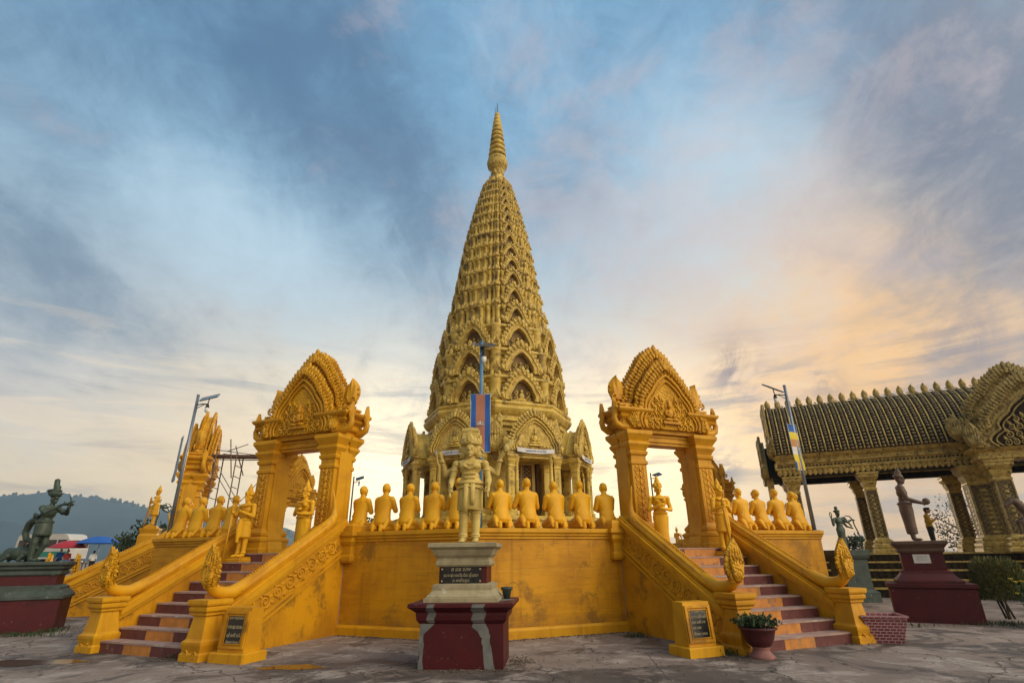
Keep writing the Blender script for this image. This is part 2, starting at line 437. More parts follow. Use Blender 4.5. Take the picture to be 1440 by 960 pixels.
def mould(mb, cx, cy, hx, hy, prof, m=0, M=None):
    """rectangular block with moulded sides; prof = [(offset, z), ...] from the bottom up"""
    rings(mb, [[(cx - hx - o, cy - hy - o, z), (cx + hx + o, cy - hy - o, z), (cx + hx + o, cy + hy + o, z), (cx - hx - o, cy + hy + o, z)] for o, z in prof], m, M=M)


def oct_plan(n=8, phase=0.0):
    """unit-apothem polygon; vertices at multiples of 45 degrees counted from -Y"""
    k = 1 / math.cos(PI / n)
    return [(k * math.sin(2 * PI * i / n + phase), -k * math.cos(2 * PI * i / n + phase)) for i in range(n)]


def sweep(mb, plan, prof, m=0, smooth=False, cap=True, M=None):
    rings(mb, [[(x * s, y * s, z) for x, y in plan] for s, z in prof], m, smooth, True, cap, M)


def lathe(mb, prof, n=20, m=0, smooth=True, M=None, cap=True):
    rings(mb, [[(r * math.cos(2 * PI * i / n), r * math.sin(2 * PI * i / n), z) for i in range(n)] for r, z in prof], m, smooth, True, cap, M)


def extrude_xz(mb, pts, y0, y1, m=0, M=None, smooth=False):
    n = len(pts)
    vs = [(x, y0, z) for x, z in pts] + [(x, y1, z) for x, z in pts]
    fs = [tuple(range(n)), tuple(range(2 * n - 1, n - 1, -1))]
    fs += [(j, j + n, (j + 1) % n + n, (j + 1) % n) for j in range(n)]
    mb.add(vs, fs, m, smooth, M)


def extrude_yz(mb, pts, x0, x1, m=0, M=None):
    n = len(pts)
    vs = [(x0, y, z) for y, z in pts] + [(x1, y, z) for y, z in pts]
    fs = [tuple(range(n))[::-1], tuple(range(n, 2 * n))]
    fs += [(j, (j + 1) % n, (j + 1) % n + n, j + n) for j in range(n)]
    mb.add(vs, fs, m, False, M)


def tube(mb, pts, rad, n=8, m=0, smooth=True, M=None, flat=1.0):
    pts = [Vector(p) for p in pts]
    if not hasattr(rad, '__len__'): rad = [rad] * len(pts)
    loops = []
    ref = None
    for i, p in enumerate(pts):
        d = (pts[min(i + 1, len(pts) - 1)] - pts[max(i - 1, 0)])
        if d.length < 1e-9: d = Vector((0, 0, 1))
        d.normalize()
        if ref is None:
            ref = Vector((0, 1, 0)) if abs(d.y) < .9 else Vector((1, 0, 0))
        a = ref - d * ref.dot(d)
        if a.length < 1e-6: a = Vector((1, 0, 0)) - d * d.x
        a.normalize(); ref = a
        b = d.cross(a)
        loops.append([tuple(p + a * (math.cos(2 * PI * k / n) * rad[i] * flat) + b * (math.sin(2 * PI * k / n) * rad[i])) for k in range(n)])
    rings(mb, loops, m, smooth, True, True, M)


def ell(mb, c, r, n=10, m=0, M=None, smooth=True):
    if not hasattr(r, '__len__'): r = (r, r, r)
    k = max(4, n // 2 + 1)
    loops = []
    for i in range(1, k):
        a = PI * i / k
        loops.append([(c[0] + r[0] * math.sin(a) * math.cos(2 * PI * j / n), c[1] + r[1] * math.sin(a) * math.sin(2 * PI * j / n), c[2] - r[2] * math.cos(a)) for j in range(n)])
    vs = [p for l in loops for p in l]
    fs = []
    for i in range(len(loops) - 1):
        for j in range(n):
            q = (j + 1) % n
            fs.append((i * n + j, i * n + q, (i + 1) * n + q, (i + 1) * n + j))
    b = len(vs); vs += [(c[0], c[1], c[2] - r[2]), (c[0], c[1], c[2] + r[2])]
    for j in range(n):
        q = (j + 1) % n
        fs.append((b, q, j)); fs.append((b + 1, (len(loops) - 1) * n + j, (len(loops) - 1) * n + q))
    mb.add(vs, fs, m, smooth, M)


def cap(mb, p0, p1, r0, r1=None, n=12):
    """closed tapered limb with round ends"""
    r1 = r0 if r1 is None else r1
    p0 = Vector(p0); p1 = Vector(p1); d = p1 - p0
    L = max(d.length, 1e-5)
    q = Vector((0, 0, 1)).rotation_difference(d / L if L > 1e-4 else Vector((0, 0, 1))).to_matrix().to_4x4()
    M = T(*p0) @ q
    prof = [(r0 * math.sin(a), -r0 * math.cos(a)) for a in (.25, .7, 1.2, PI / 2)] + [(r1 * math.cos(a), L + r1 * math.sin(a)) for a in (0, .4, .85, 1.3)]
    lathe(mb, prof, n, M=M)


LEAF = [(.0, .50), (.14, .80), (.32, 1.0), (.52, .98), (.70, .80), (.84, .50), (.94, .22), (1.0, .015)]


def leaf(mb, w, h, t, M=None, m=0, lean=0.0):
    """flame-shaped leaf standing in XZ, front at -y"""
    vs = []; fs = []
    k = len(LEAF)
    for u, g in LEAF:
        x = w * .5 * g; z = u * h; ly = -lean * h * u * u
        vs += [(-x, ly, z), (-x * .45, ly - t * (1 - u * .6), z), (x * .45, ly - t * (1 - u * .6), z), (x, ly, z), (0, ly + t * .8, z)]
    for i in range(k - 1):
        a = i * 5; b = a + 5
        for j in range(3): fs.append((a + j, a + j + 1, b + j + 1, b + j))
        fs.append((a + 3, a + 4, b + 4, b + 3)); fs.append((a + 4, a, b, b + 4))
    fs.append((4, 3, 2, 1, 0))
    mb.add(vs, fs, m, False, M)


def scroll(mb, R0, turns, th, M=None, m=0, n=5, flip=1):
    pts = []; rad = []
    N = int(9 * turns) + 3
    for i in range(N + 1):
        u = i / N; a = flip * (u * turns * 2 * PI - PI / 2); r = R0 * (1 - u * .88)
        pts.append((r * math.cos(a), -th * .25, r * math.sin(a)))
        rad.append(th * (1 - .45 * u))
    tube(mb, pts, rad, n, m, True, M)


def arch(w, h, n, p=1.25, q=.85, lobes=3, amp=.06):
    """pointed, lobed arch from (-w,0) over (0,h) to (w,0)"""
    right = []
    for i in range(n + 1):
        u = i / n
        x = w * (1 - u ** p) ** q
        k = 1 + amp * abs(math.sin(PI * lobes * u)) * (1 - u * .6) - amp * .4
        right.append((x * k if u < 1 else 0.0, h * u))
    left = [(-x, z) for x, z in right[:-1]]
    return left + right[::-1]


def normals2(pts):
    out = []
    for i in range(len(pts)):
        a = pts[max(0, i - 1)]; b = pts[min(len(pts) - 1, i + 1)]
        dx, dz = b[0] - a[0], b[1] - a[1]
        L = math.hypot(dx, dz) or 1
        out.append((-dz / L, dx / L))
    return out


def resample(pts, n):
    d = [0]
    for a, b in zip(pts, pts[1:]): d.append(d[-1] + math.hypot(b[0] - a[0], b[1] - a[1]))
    xs = [p[0] for p in pts]; zs = [p[1] for p in pts]
    return [(float(np.interp(d[-1] * i / n, d, xs)), float(np.interp(d[-1] * i / n, d, zs))) for i in range(n + 1)]


def naga_hood(mb, M, s=1.0, m=0, heads=5):
    """fan-shaped hood of many-headed serpent, neck at origin, facing -y"""
    def A(**k): pass
    B = M @ S(s)
    leaf(mb, .50, .90, .07, B, m, lean=.04)
    leaf(mb, .44, .84, .05, B @ T(0, .07, 0) @ RZ(PI), m)
    for q in (-.6, -.3, 0, .3, .6):
        tube(mb, [(q * .10, -.075, .06), (q * .26, -.085, .36), (q * .22, -.06, .62 + .1 * (1 - abs(q)))], [.018, .022, .008], 5, m, True, B)
    for i in range(11):                     # scalloped rim
        a = R(-118 + 23.6 * i)
        r_ = .20 + .14 * max(0, math.cos(a))
        M2 = B @ T(math.sin(a) * .20, .01, .36 + math.cos(a) * (.20 + .13 * max(0, math.cos(a)))) @ RY(a)
        leaf(mb, .12, .075, .05, M2, m)
    for i in range(heads):
        a = R(-62 + 124 * i / (heads - 1))
        cx, cz = math.sin(a) * .155, .34 + math.cos(a) * .17
        k = .95 if i == heads // 2 else .68
        ell(mb, (cx, -.065, cz), (.05 * k, .07 * k, .055 * k), 8, m, B)
        ell(mb, (cx, -.12, cz - .018), (.034 * k, .045 * k, .024 * k), 6, m, B)
        tube(mb, [(cx * .2, -.05, .02), (cx * .7, -.085, .18), (cx, -.08, cz - .02)], [.045, .05, .04], 6, m, True, B)
        leaf(mb, .055, .06, .02, B @ T(cx, -.08, cz + .03) @ RY(a * .6), m)
        for sx in (-1, 1): ell(mb, (cx + sx * .022 * k, -.110, cz + .016), .012 * k, 6, m, B)
    for sx in (-1, 1):
        scroll(mb, .07, 1.3, .018, B @ T(sx * .13, -.05, .14), m, flip=sx)


def pediment(mb, w, h, y0, thick, leafs=13, lsize=.2, m=0, mo=1, figure='deva', seed=1, p=1.55, q=.80, lobes=3, amp=.09, nagas=True, back=False, tymp=.8, rope=.05):
    """khmer pediment: lobed arch of serpent bodies with flame leaves, carved tympanum; front face at y0 (towards -y)"""
    rnd = random.Random(seed)
    out = arch(w, h, 30, p, q, lobes, amp)
    extrude_xz(mb, out, y0 + .08, y0 + thick, mo)
    inner = [(x * tymp, z * tymp) for x, z in out]
    # frame of two rolls
    for k, r_ in ((.93, rope), (tymp + .02, rope * .75), (tymp - .07, rope * .5)):
        tube(mb, [(x * k, y0 + .05 - .02 * (1 - k), z * k) for x, z in out], r_, 6, m, True)
        if back: tube(mb, [(x * k, y0 + thick - .03, z * k) for x, z in out], r_, 6, m, True)
    # band between the rolls filled with scrolls
    rs = resample([(x * .87, z * .87) for x, z in out], leafs * 2)
    for i, (x, z) in enumerate(rs):
        scroll(mb, lsize * .24, 1.2, lsize * .075, T(x, y0 + .05, z), mo, 5, 1 if x < 0 else -1)
    # flame leaves outward along the arch
    rs = resample(out, int(leafs * 2.6)); ns = normals2(rs)
    for layer, yy, sc_, kk in ((0, y0 + .10, 1.0, 1.0), (1, y0 + .02, .72, .94)):
        for i, ((x, z), (nx, nz)) in enumerate(zip(rs, ns)):
            if i % 2 == layer and i not in (0, len(rs) - 1) and layer == 1 and False: continue
            ux, uz = nx * .8, nz * .8 + .55
            a = math.atan2(ux, uz)
            t_ = 1 - abs(x) / w
            s_ = lsize * sc_ * (.75 + .5 * t_) * rnd.uniform(.88, 1.1)
            leaf(mb, s_ * .74, s_ * .92, s_ * .30, T(x * kk, yy, z * kk) @ RY(a), mo)
            ell(mb, (x * kk * .985, yy - s_ * .12, z * kk * .985), s_ * .20, 6, mo)
            if back and layer == 0:
                leaf(mb, s_ * .74, s_ * .92, s_ * .30, T(x * kk, y0 + thick, z * kk) @ RY(a) @ RZ(PI), mo)
    leaf(mb, lsize * 1.0, lsize * 1.5, lsize * .3, T(0, y0 + .1, h * .95), mo)
    leaf(mb, lsize * .8, lsize * 1.1, lsize * .3, T(0, y0 + .02, h * .90), mo)
    # carving of the tympanum
    a_ = tymp - .1
    for row in range(4):
        z = h * a_ * (.07 + .17 * row)
        u = z / (h * a_)
        half = w * a_ * (1 - u ** p) ** q - .05
        k = max(1, int(half / (h * .085)))
        if figure == 'buddha' and row != 0: continue
        for i in range(k):
            x = half * (i + .5) / k
            if figure and x < h * .11: continue
            for sx in (-1, 1):
                scroll(mb, h * .055 * rnd.uniform(.8, 1.15), 1.4, h * .013, T(sx * x, y0 + .07, z) @ RY(rnd.uniform(-.4, .4)), mo, 5, sx)
                leaf(mb, h * .05, h * .075, h * .02, T(sx * x, y0 + .07, z + h * .03) @ RY(sx * .3), mo)
    if figure:
        B = T(0, y0 + .06, h * (.14 if figure == 'buddha' else .10)) @ S(h * (.52 if figure == 'buddha' else .42))
        ell(mb, (0, -.02, .09), (.30, .10, .07), 10, m, B)
        ell(mb, (0, -.03, .30), (.13, .09, .19), 10, m, B)
        for sx in (-1, 1):
            tube(mb, [(sx * .13, -.03, .42), (sx * .21, -.06, .28), (sx * .05, -.13, .17)], [.05, .045, .04], 6, m, True, B)
            ell(mb, (sx * .16, -.09, .08), (.15, .08, .06), 8, m, B)
        ell(mb, (0, -.04, .57), (.075, .075, .09), 8, m, B)
        leaf(mb, .10, .22, .05, B @ T(0, -.03, .62), m)
        ell(mb, (0, .02, .56), (.16, .03, .17), 10, m, B)
        box(mb, -.34, .34, -.10, .04, -.06, .03, m, B)
    if nagas:
        for sx in (-1, 1):
            B = T(sx * w * .98, y0 + .06, -.02) @ RZ(sx * .5) @ RY(sx * .35)
            naga_hood(mb, B, h * .40, mo)


# ------------------------------------------------------------------ scene objects
def tag(o, label=None, cat=None, group=None, kind=None):
    if label: o['label'] = label
    if cat: o['category'] = cat
    if group: o['group'] = group
    if kind: o['kind'] = kind
    return o


def empty(name, loc=(0, 0, 0), rz=0.0):
    o = bpy.data.objects.new(name, None)
    o.empty_display_size = .2
    COL.objects.link(o)
    o.location = loc; o.rotation_euler = (0, 0, rz)
    return o


def put(name, mb, mats, parent=None, loc=(0, 0, 0), rot=(0, 0, 0)):
    me = mb if isinstance(mb, bpy.types.Mesh) else mb.mesh(name, mats)
    o = bpy.data.objects.new(name, me)
    COL.objects.link(o)
    o.location = loc; o.rotation_euler = rot
    if parent is not None: o.parent = parent
    return o


def kids(o): return [c for c in o.children]


def copy_tree(o, parent=None):
    c = o.copy()
    COL.objects.link(c)
    if parent is not None:
        c.parent = parent
    for ch in kids(o): copy_tree(ch, c)
    return c


def fuse(name, mb, mats, voxel=.015, smooth=3, paintfn=None):
    """one continuous skin over overlapping limbs: voxel remesh, then smoothing"""
    me = mb.mesh('tmp', mats)
    o = bpy.data.objects.new('tmp', me)
    COL.objects.link(o)
    r_ = o.modifiers.new('r', 'REMESH'); r_.mode = 'VOXEL'; r_.voxel_size = voxel; r_.use_smooth_shade = True
    if smooth:
        s_ = o.modifiers.new('s', 'SMOOTH'); s_.factor = .5; s_.iterations = smooth
    dg = bpy.context.evaluated_depsgraph_get()
    new = bpy.data.meshes.new_from_object(o.evaluated_get(dg), depsgraph=dg)
    bpy.data.objects.remove(o); bpy.data.meshes.remove(me)
    new.name = name
    if not new.materials:
        for mt in (mats if isinstance(mats, (list, tuple)) else [mats]): new.materials.append(mt)
    for p in new.polygons: p.use_smooth = True
    return new


def lettering(lines, height, width, mat, parent, M, name='text_line'):
    """each line of writing is one raised mesh; lines = [(text, z, size, x), ...], centred when x is None"""
    for txt, z, size, x in lines:
        mb = MB()
        cu = bpy.data.curves.new('t', 'FONT'); cu.body = txt; cu.size = size; cu.align_x = 'CENTER' if x is None else 'LEFT'; cu.extrude = .002
        o = bpy.data.objects.new('t', cu); COL.objects.link(o)
        dg = bpy.context.evaluated_depsgraph_get()
        me = bpy.data.meshes.new_from_object(o.evaluated_get(dg), depsgraph=dg)
        bpy.data.objects.remove(o); bpy.data.curves.remove(cu)
        xs = [v.co.x for v in me.vertices] or [0, 1]
        span = max(max(xs) - min(xs), 1e-3)
        k = min(1, width / span)
        mb.add([((v.co.x - (0 if x is None else min(xs))) * k + (x or 0), -v.co.z, v.co.y + z) for v in me.vertices], [tuple(p.vertices) for p in me.polygons], 0)
        bpy.data.meshes.remove(me)
        o = put(name, mb, mat, parent)
        o.matrix_local = M


# ================================================================== SETTING
RW = 11.985                      # apothem of the terrace wall
TAN = math.tan(R(22.5))
ZF = 1.683                       # terrace floor
ZP = 2.11                        # top of the parapet


def fpos(phi, x, r, z=0.0):
    """point on the octagon face whose outward direction is phi degrees from -Y: x along the face, r from the centre"""
    a = R(phi)
    return Vector((x * math.cos(a) + r * math.sin(a), x * math.sin(a) - r * math.cos(a), z))


def build_ground():
    mb = MB()
    nx = [-1450, -1200, -900, -500, -300, -200, -140, -100, -80] + list(range(-70, 71, 2)) + [80, 100, 140, 200, 300, 500, 900, 1280]
    ny = [-68, -50, -40] + list(range(-34, 71, 2)) + [80, 100, 140, 200, 300, 500, 900, 1220]
    vs = []
    for y in ny:
        for x in nx:
            d = math.hypot(x, y + 5)
            u = min(1, max(0, (d - 24) / 34)); u = u * u * (3 - 2 * u)
            vs.append((x, y, u * 1.35))
    w = len(nx)
    fs = [(j * w + i, j * w + i + 1, (j + 1) * w + i + 1, (j + 1) * w + i) for j in range(len(ny) - 1) for i in range(w - 1)]
    mb.add(vs, fs, 0, True)
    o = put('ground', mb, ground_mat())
    tag(o, kind='structure')


def gz(x, y):
    d = math.hypot(x, y + 5)
    u = min(1, max(0, (d - 24) / 34)); u = u * u * (3 - 2 * u)
    return u * 1.35


def blob(cx, cy, rx, ry, seed, n=64, z=.004):
    rnd = random.Random(seed)
    ph = [rnd.uniform(0, 6.28) for _ in range(6)]
    pts = []
    for i in range(n):
        a = 2 * PI * i / n
        k = 1 + .16 * math.sin(2 * a + ph[0]) + .10 * math.sin(3 * a + ph[1]) + .09 * math.sin(5 * a + ph[2]) + .06 * math.sin(9 * a + ph[3]) + .04 * math.sin(14 * a + ph[4])
        pts.append((cx + rx * k * math.cos(a), cy + ry * k * math.sin(a), z))
    return pts


def build_puddles():
    pm = puddle_mat()
    for i, (cx, cy, rx, ry) in enumerate([(-2.72, -15.38, .42, .24), (-7.35, -14.7, .75, .35)]):
        mb = MB(); p = blob(cx, cy, rx, ry, i + 3)
        mb.add(p, [tuple(range(len(p)))])
        tag(put('puddle', mb, pm), kind='structure')


def build_hills():
    mb = MB()
    NA, NR = 150, 14
    vs = []
    for j in range(NR):
        for i in range(NA + 1):
            a = R(-75 + 62 * i / NA)           # azimuth from +Y
            px_ = 720 + FPX * 1.05 * math.tan(a)
            ridge = float(np.interp(px_, [-800, 0, 60, 110, 170, 230, 330, 430, 500, 560], [120, 107, 104, 97, 90, 82, 62, 36, 14, 0]))
            D = 780 + 160 * j / (NR - 1) * 1.6
            u = j / (NR - 1)
            prof = math.sin(min(1, u * 1.35) * PI / 2) ** .8 if u < .75 else 1 - .3 * (u - .75)
            x, y = CX + D * math.tan(a), -CD + D
            h = ridge * prof * D / 940
            h += (mnoise.noise((x * .02, y * .02, 1)) * 7 + mnoise.noise((x * .006, y * .006, 4)) * 12 + mnoise.noise((x * .09, y * .09, 2)) * 3.0) * min(1, ridge / 30) * (1 if j else 0)
            vs.append((x, y, max(h, -3)))
    w = NA + 1
    fs = [(j * w + i, j * w + i + 1, (j + 1) * w + i + 1, (j + 1) * w + i) for j in range(NR - 1) for i in range(NA)]
    mb.add(vs, fs, 0, True)
    # a nearer spur at the far left
    vs = []
    for j in range(8):
        for i in range(41):
            a = R(-68 + 31 * i / 40); u = j / 7
            D = 520 + 160 * u
            px_ = 720 + FPX * 1.05 * math.tan(a)
            ridge = float(np.interp(px_, [-800, -60, 20, 60, 90, 130], [70, 52, 44, 30, 14, 0]))
            x, y = CX + D * math.tan(a), -CD + D
            vs.append((x, y, max(-2, ridge * math.sin(min(1, u * 1.2) * PI / 2) + (mnoise.noise((x * .03, y * .03, 7)) * 4 if j and ridge > 5 else 0))))
    fs = [(j * 41 + i, j * 41 + i + 1, (j + 1) * 41 + i + 1, (j + 1) * 41 + i) for j in range(7) for i in range(40)]
    mb.add(vs, fs, 0, True)
    # tree tops along the skyline
    rnd = random.Random(5)
    for k in range(700):
        i = rnd.randrange(0, NA); j = rnd.choice((9, 10, 11))
        v = mb.v[j * w + i]
        if v[2] > 12:
            ell(mb, (v[0] + rnd.uniform(-8, 8), v[1], v[2] + 1), (rnd.uniform(1.5, 4), 3, rnd.uniform(1.5, 4.5)), 6)
    tag(put('hills', mb, M_SNAIL), kind='structure')


def wall_mat():
    m = M_YEL.copy(); m.name = 'yellow_panelled_wall'
    t = NT.__new__(NT); t.t = m.node_tree
    p = next(n for n in t.t.nodes if n.type == 'BSDF_PRINCIPLED')
    tc = t.n('ShaderNodeTexCoord').outputs['Object']
    sp = t.n('ShaderNodeSeparateXYZ'); t.put(sp.inputs[0], tc)
    nz = t.noise(tc, 2.0, 4)
    cb = t.n('ShaderNodeCombineXYZ'); t.put(cb.inputs[0], sp.outputs[0]); t.put(cb.inputs[1], t.math('MULTIPLY_ADD', nz, .04, sp.outputs[2]))
    bk = t.n('ShaderNodeTexBrick', ins={'Vector': cb.outputs[0], 'Color1': (0, 0, 0, 1), 'Color2': (0, 0, 0, 1), 'Mortar': (1, 1, 1, 1), 'Scale': 1.0})
    bk.offset = .37
    bk.inputs['Brick Width'].default_value = 1.15; bk.inputs['Row Height'].default_value = 1.3
    bk.inputs['Mortar Size'].default_value = .025; bk.inputs['Mortar Smooth'].default_value = .8
    src = p.inputs['Base Color'].links[0].from_socket
    col = t.mix(t.math('MULTIPLY', bk.outputs['Color'], t.math('MULTIPLY', t.smooth(nz, .4, .65), .35)), src, (.70, .38, .02))
    # moss and dirt rising from the ground, splashed unevenly
    dn = t.math('ADD', sp.outputs[2], t.math('MULTIPLY', t.noise(t.vmath('MULTIPLY', tc, (1.2, 1.2, .6)), 1.6, 7, .7), -1.1))
    col = t.mix(t.math('MULTIPLY', t.smooth(dn, -.15, -.62), .75), col, (.17, .10, .03))
    mp = t.n('ShaderNodeMapping', ins={'Vector': tc, 'Scale': (7, 7, .22)})
    sn = t.noise(mp.outputs[0], 1.0, 7, .7, .3)
    col = t.mix(t.math('MULTIPLY', t.smooth(sn, .52, .70), t.math('MULTIPLY', t.smooth(sp.outputs[2], .3, 2.0), .55)), col, (.26, .13, .012))
    mph = t.n('ShaderNodeMapping', ins={'Vector': tc, 'Scale': (.7, .7, 9)})
    hn = t.noise(mph.outputs[0], 1.3, 7, .66, .2)
    col = t.mix(t.math('MULTIPLY', t.smooth(hn, .48, .66), .5), col, (.33, .14, .004))
    col = t.mix(t.math('MULTIPLY', t.smooth(hn, .44, .32), .30), col, (.66, .34, .012))
    v = t.n('ShaderNodeTexVoronoi', feature='DISTANCE_TO_EDGE')
    t.put(v.inputs['Vector'], t.vmath('ADD', tc, t.vmath('SCALE', t.n('ShaderNodeTexNoise', ins={'Vector': tc, 'Scale': 1.6, 'Detail': 7.0}).outputs['Color'], scale=1.0)))
    v.inputs['Scale'].default_value = .42
    ck = t.math('MULTIPLY', t.math('SUBTRACT', 1.0, t.smooth(v.outputs[0], .0, .007)), t.smooth(nz, .45, .6))
    col = t.mix(t.math('MULTIPLY', ck, .6), col, (.13, .07, .01))
    t.t.links.new(col, p.inputs['Base Color'])
    return m


GATES = (-67.5, -22.5, 22.5, 112.5, -112.5)


def build_terrace():
    root = empty('temple_terrace', (0, 0, 0))
    tag(root, 'octagonal yellow terrace with panelled walls carrying the golden tower', 'terrace')
    WM = wall_mat()
    RI = 11.0
    for k in range(8):
        phi = -157.5 + 45 * k
        segs = ((-1, 1.5), (1, 1.5)) if phi in GATES else ((-1, 0.0), (1, 0.0))
        for sx, x0 in segs:
            def ring_(prof, mb):
                mb.M = S(sx, 1, 1)
                rings(mb, [[(x0, -(RW + o), z), (TAN * (RW + o), -(RW + o), z), (TAN * RI, -RI, z), (x0, -RI, z)] for o, z in prof])
            mb = MB(); ring_([(0, -.1), (0, 1.9)], mb)
            w = put('wall', mb, WM, root, rot=(0, 0, R(phi)))
            mb = MB(); ring_([(.06, -.1), (.06, .15), (.03, .19), (.003, .2)], mb)
            put('base_moulding', mb, M_YCOAT, w)
            mb = MB(); ring_([(.003, 1.885), (.03, 1.9), (.03, 1.94), (.065, 1.965), (.065, 1.99), (.10, 2.03), (.10, 2.105), (.09, 2.11)], mb)
            put('cornice', mb, M_YCOAT, w)
        if phi in GATES:            # moulded block where the wall meets the gate
            for sx in (-1, 1):
                mb = MB(); mb.M = S(sx, 1, 1)
                mould(mb, 1.62, -11.62, .16, .50, [(-.01, 1.45), (.02, 1.5), (.02, 1.58), (-.01, 1.63), (-.01, 1.8), (.05, 1.9), (.05, 1.98), (.10, 2.03), (.10, 2.112), (.02, 2.116), (.02, 2.24), (-.02, 2.3)])
                put('end_block', mb, M_YCOAT, root, rot=(0, 0, R(phi)))
    mb = MB()
    sweep(mb, oct_plan(), [(11.05, -.05), (11.05, 1.665)])
    put('floor', mb, M_TREAD, root)
    for phi in GATES:
        mb = MB(); box(mb, -1.52, 1.52, -12.0, -10.6, -.05, ZF)
        put('landing', mb, M_TREAD, root, rot=(0, 0, R(phi)))


def railz(r): return 1.11 + .556 * (14.57 - r)


def build_stair():
    root = empty('staircase')
    N = 9; rise = .187; tread = .33
    rnd = random.Random(4)
    for i in range(N):
        y0 = -(3.3 - tread * i)
        mb = MB()
        top = rise * (i + 1)
        box(mb, -1.205, 1.205, y0, y0 + tread + .04, -.05, top - .004, 0)
        box(mb, -1.2, 1.2, y0 - .02, y0 + tread + .02, top - .03, top, 0)
        a = rnd.uniform(-.6, -.2); b = a + rnd.uniform(.7, .95)
        ed = [-1.2, a, b, 1.2]
        for q in range(3):
            box(mb, ed[q] + .003, ed[q + 1] - .003, y0 - .012, y0 + .05, -.05 if i == 0 else top - rise, top - .032, 1 if q != 1 else 2)
        put('step', mb, [M_TREAD, M_MAROON, M_RORN], root)
    for sx in (-1, 1):
        def nm():
            m_ = MB(); m_.M = S(sx, 1, 1); return m_
        def Y(r): return 12 - r
        def bar(mb, ra, rb, d0, d1, x0, x1, m=0):
            extrude_yz(mb, [(Y(ra), railz(ra) + d0), (Y(rb), railz(rb) + d0), (Y(rb), railz(rb) + d1), (Y(ra), railz(ra) + d1)], x0, x1, m)
        mb = nm()
        extrude_yz(mb, [(Y(15.1), -.05), (Y(11.85), -.05), (Y(11.85), railz(11.95) - .28), (Y(15.1), railz(15.1) - .28)], 1.24, 1.512)
        bal = put('balustrade', mb, M_YEL, root)
        mb = nm()
        bar(mb, 15.05, 12.05, -.33, -.26, 1.19, 1.55); bar(mb, 15.05, 12.05, -.26, -.15, 1.15, 1.59); bar(mb, 15.05, 12.05, -.15, -.11, 1.2, 1.54)
        put('rail', mb, M_YCOAT, bal)
        mb = nm()
        for xa, xb in ((1.505, 1.54), (1.205, 1.243)):
            bar(mb, 14.95, 12.05, -.80, -.74, xa, xb); bar(mb, 14.9, 12.05, -.90, -.86, xa, xb + .012 if xa > 1.4 else xb)
            bar(mb, 14.95, 12.05, -.36, -.333, xa, xb)
        put('moulding', mb, M_YCOAT, bal)
        mb = nm()
        n = 9
        for i in range(n):
            r_ = 14.72 - i * .285
            for xo, rz in ((1.512, PI / 2),):
                B = T(xo, Y(r_), railz(r_) - .55) @ RZ(rz) @ RY(.5 * (1 if rz < 0 else -1))
                f = 1 if i % 2 else -1
                scroll(mb, .14, 1.9, .022, B, 0, 6, f)
                for k in range(5):
                    a = k * 1.25 + i
                    leaf(mb, .06, .10, .03, B @ T(.13 * math.cos(a), 0, .13 * math.sin(a)) @ RY(PI / 2 - a), 0)
        put('scroll_relief', mb, M_YCOAT, bal)
        # newel
        mb = nm()
        mould(mb, 1.365, -3.22, .155, .175, [(.075, -.05), (.075, .10), (.05, .13), (.06, .18), (.075, .24), (.075, .28), (.04, .31), (.03, .33), (-.012, .66), (.02, .68), (.02, .71), (.055, .745), (.06, .79), (.04, .82), (.075, .83), (.085, .86), (.085, .915), (.055, .92)])
        for sgn in (-1, 1):
            scroll(mb, .06, 1.3, .018, T(1.365 + sgn * .10, -3.22 - .235, .10), 0, 5, sgn)
        put('newel', mb, M_YCOAT, bal)
        # serpent lying on the rail: tail curling up by the gate, hood rising on the newel
        mb = nm()
        path = [(12.43, 3.05), (12.37, 2.86), (12.31, 2.64), (12.30, 2.46), (12.40, 2.32)]
        rr = [.012, .035, .06, .09, .12]
        r_ = 12.6
        while r_ < 14.7:
            path.append((r_, railz(r_) - .04)); rr.append(.125); r_ += .3
        path += [(14.85, .99), (15.03, 1.0), (15.18, 1.04), (15.28, 1.13), (15.32, 1.28)]
        rr += [.12, .105, .10, .10, .095]
        tube(mb, [(1.37, Y(a), b) for a, b in path], rr, 10, 0)
        for i in range(48):                     # row of dorsal scales
            q = 12.45 + i * .05
            leaf(mb, .05, .07, .03, T(1.37, Y(q), railz(q) + .068) @ RZ(PI / 2) @ RY(-.5))
        for sd_ in (-1, 1):
            tube(mb, [(1.37 + sd_ * .085, Y(a_), railz(a_) + .055) for a_ in np.linspace(12.6, 14.7, 8)], .016, 5)
            tube(mb, [(1.37 + sd_ * .124, Y(a_), railz(a_) - .02) for a_ in np.linspace(12.6, 14.7, 8)], .013, 5)
        naga_hood(mb, T(1.37, Y(15.31), 1.08) @ RX(.06), .82, 1)
        put('naga', mb, [M_YCOAT, M_YORN], bal)
    return root


def build_stairs():
    lab = {-22.5: 'yellow naga staircase with maroon and orange risers, standing left of the four-faced statue',
           22.5: 'yellow naga staircase with maroon and orange risers, standing behind the potted bowl plant',
           -67.5: 'yellow naga staircase seen from its side behind the green bowman pedestal'}
    proto = build_stair()
    for i, phi in enumerate((-22.5, 22.5, -67.5)):
        o = proto if i == 0 else copy_tree(proto)
        o.location = fpos(phi, 0, 12.0); o.rotation_euler = (0, 0, R(phi))
        tag(o, lab[phi], 'staircase', 'staircases up to the terrace gates')


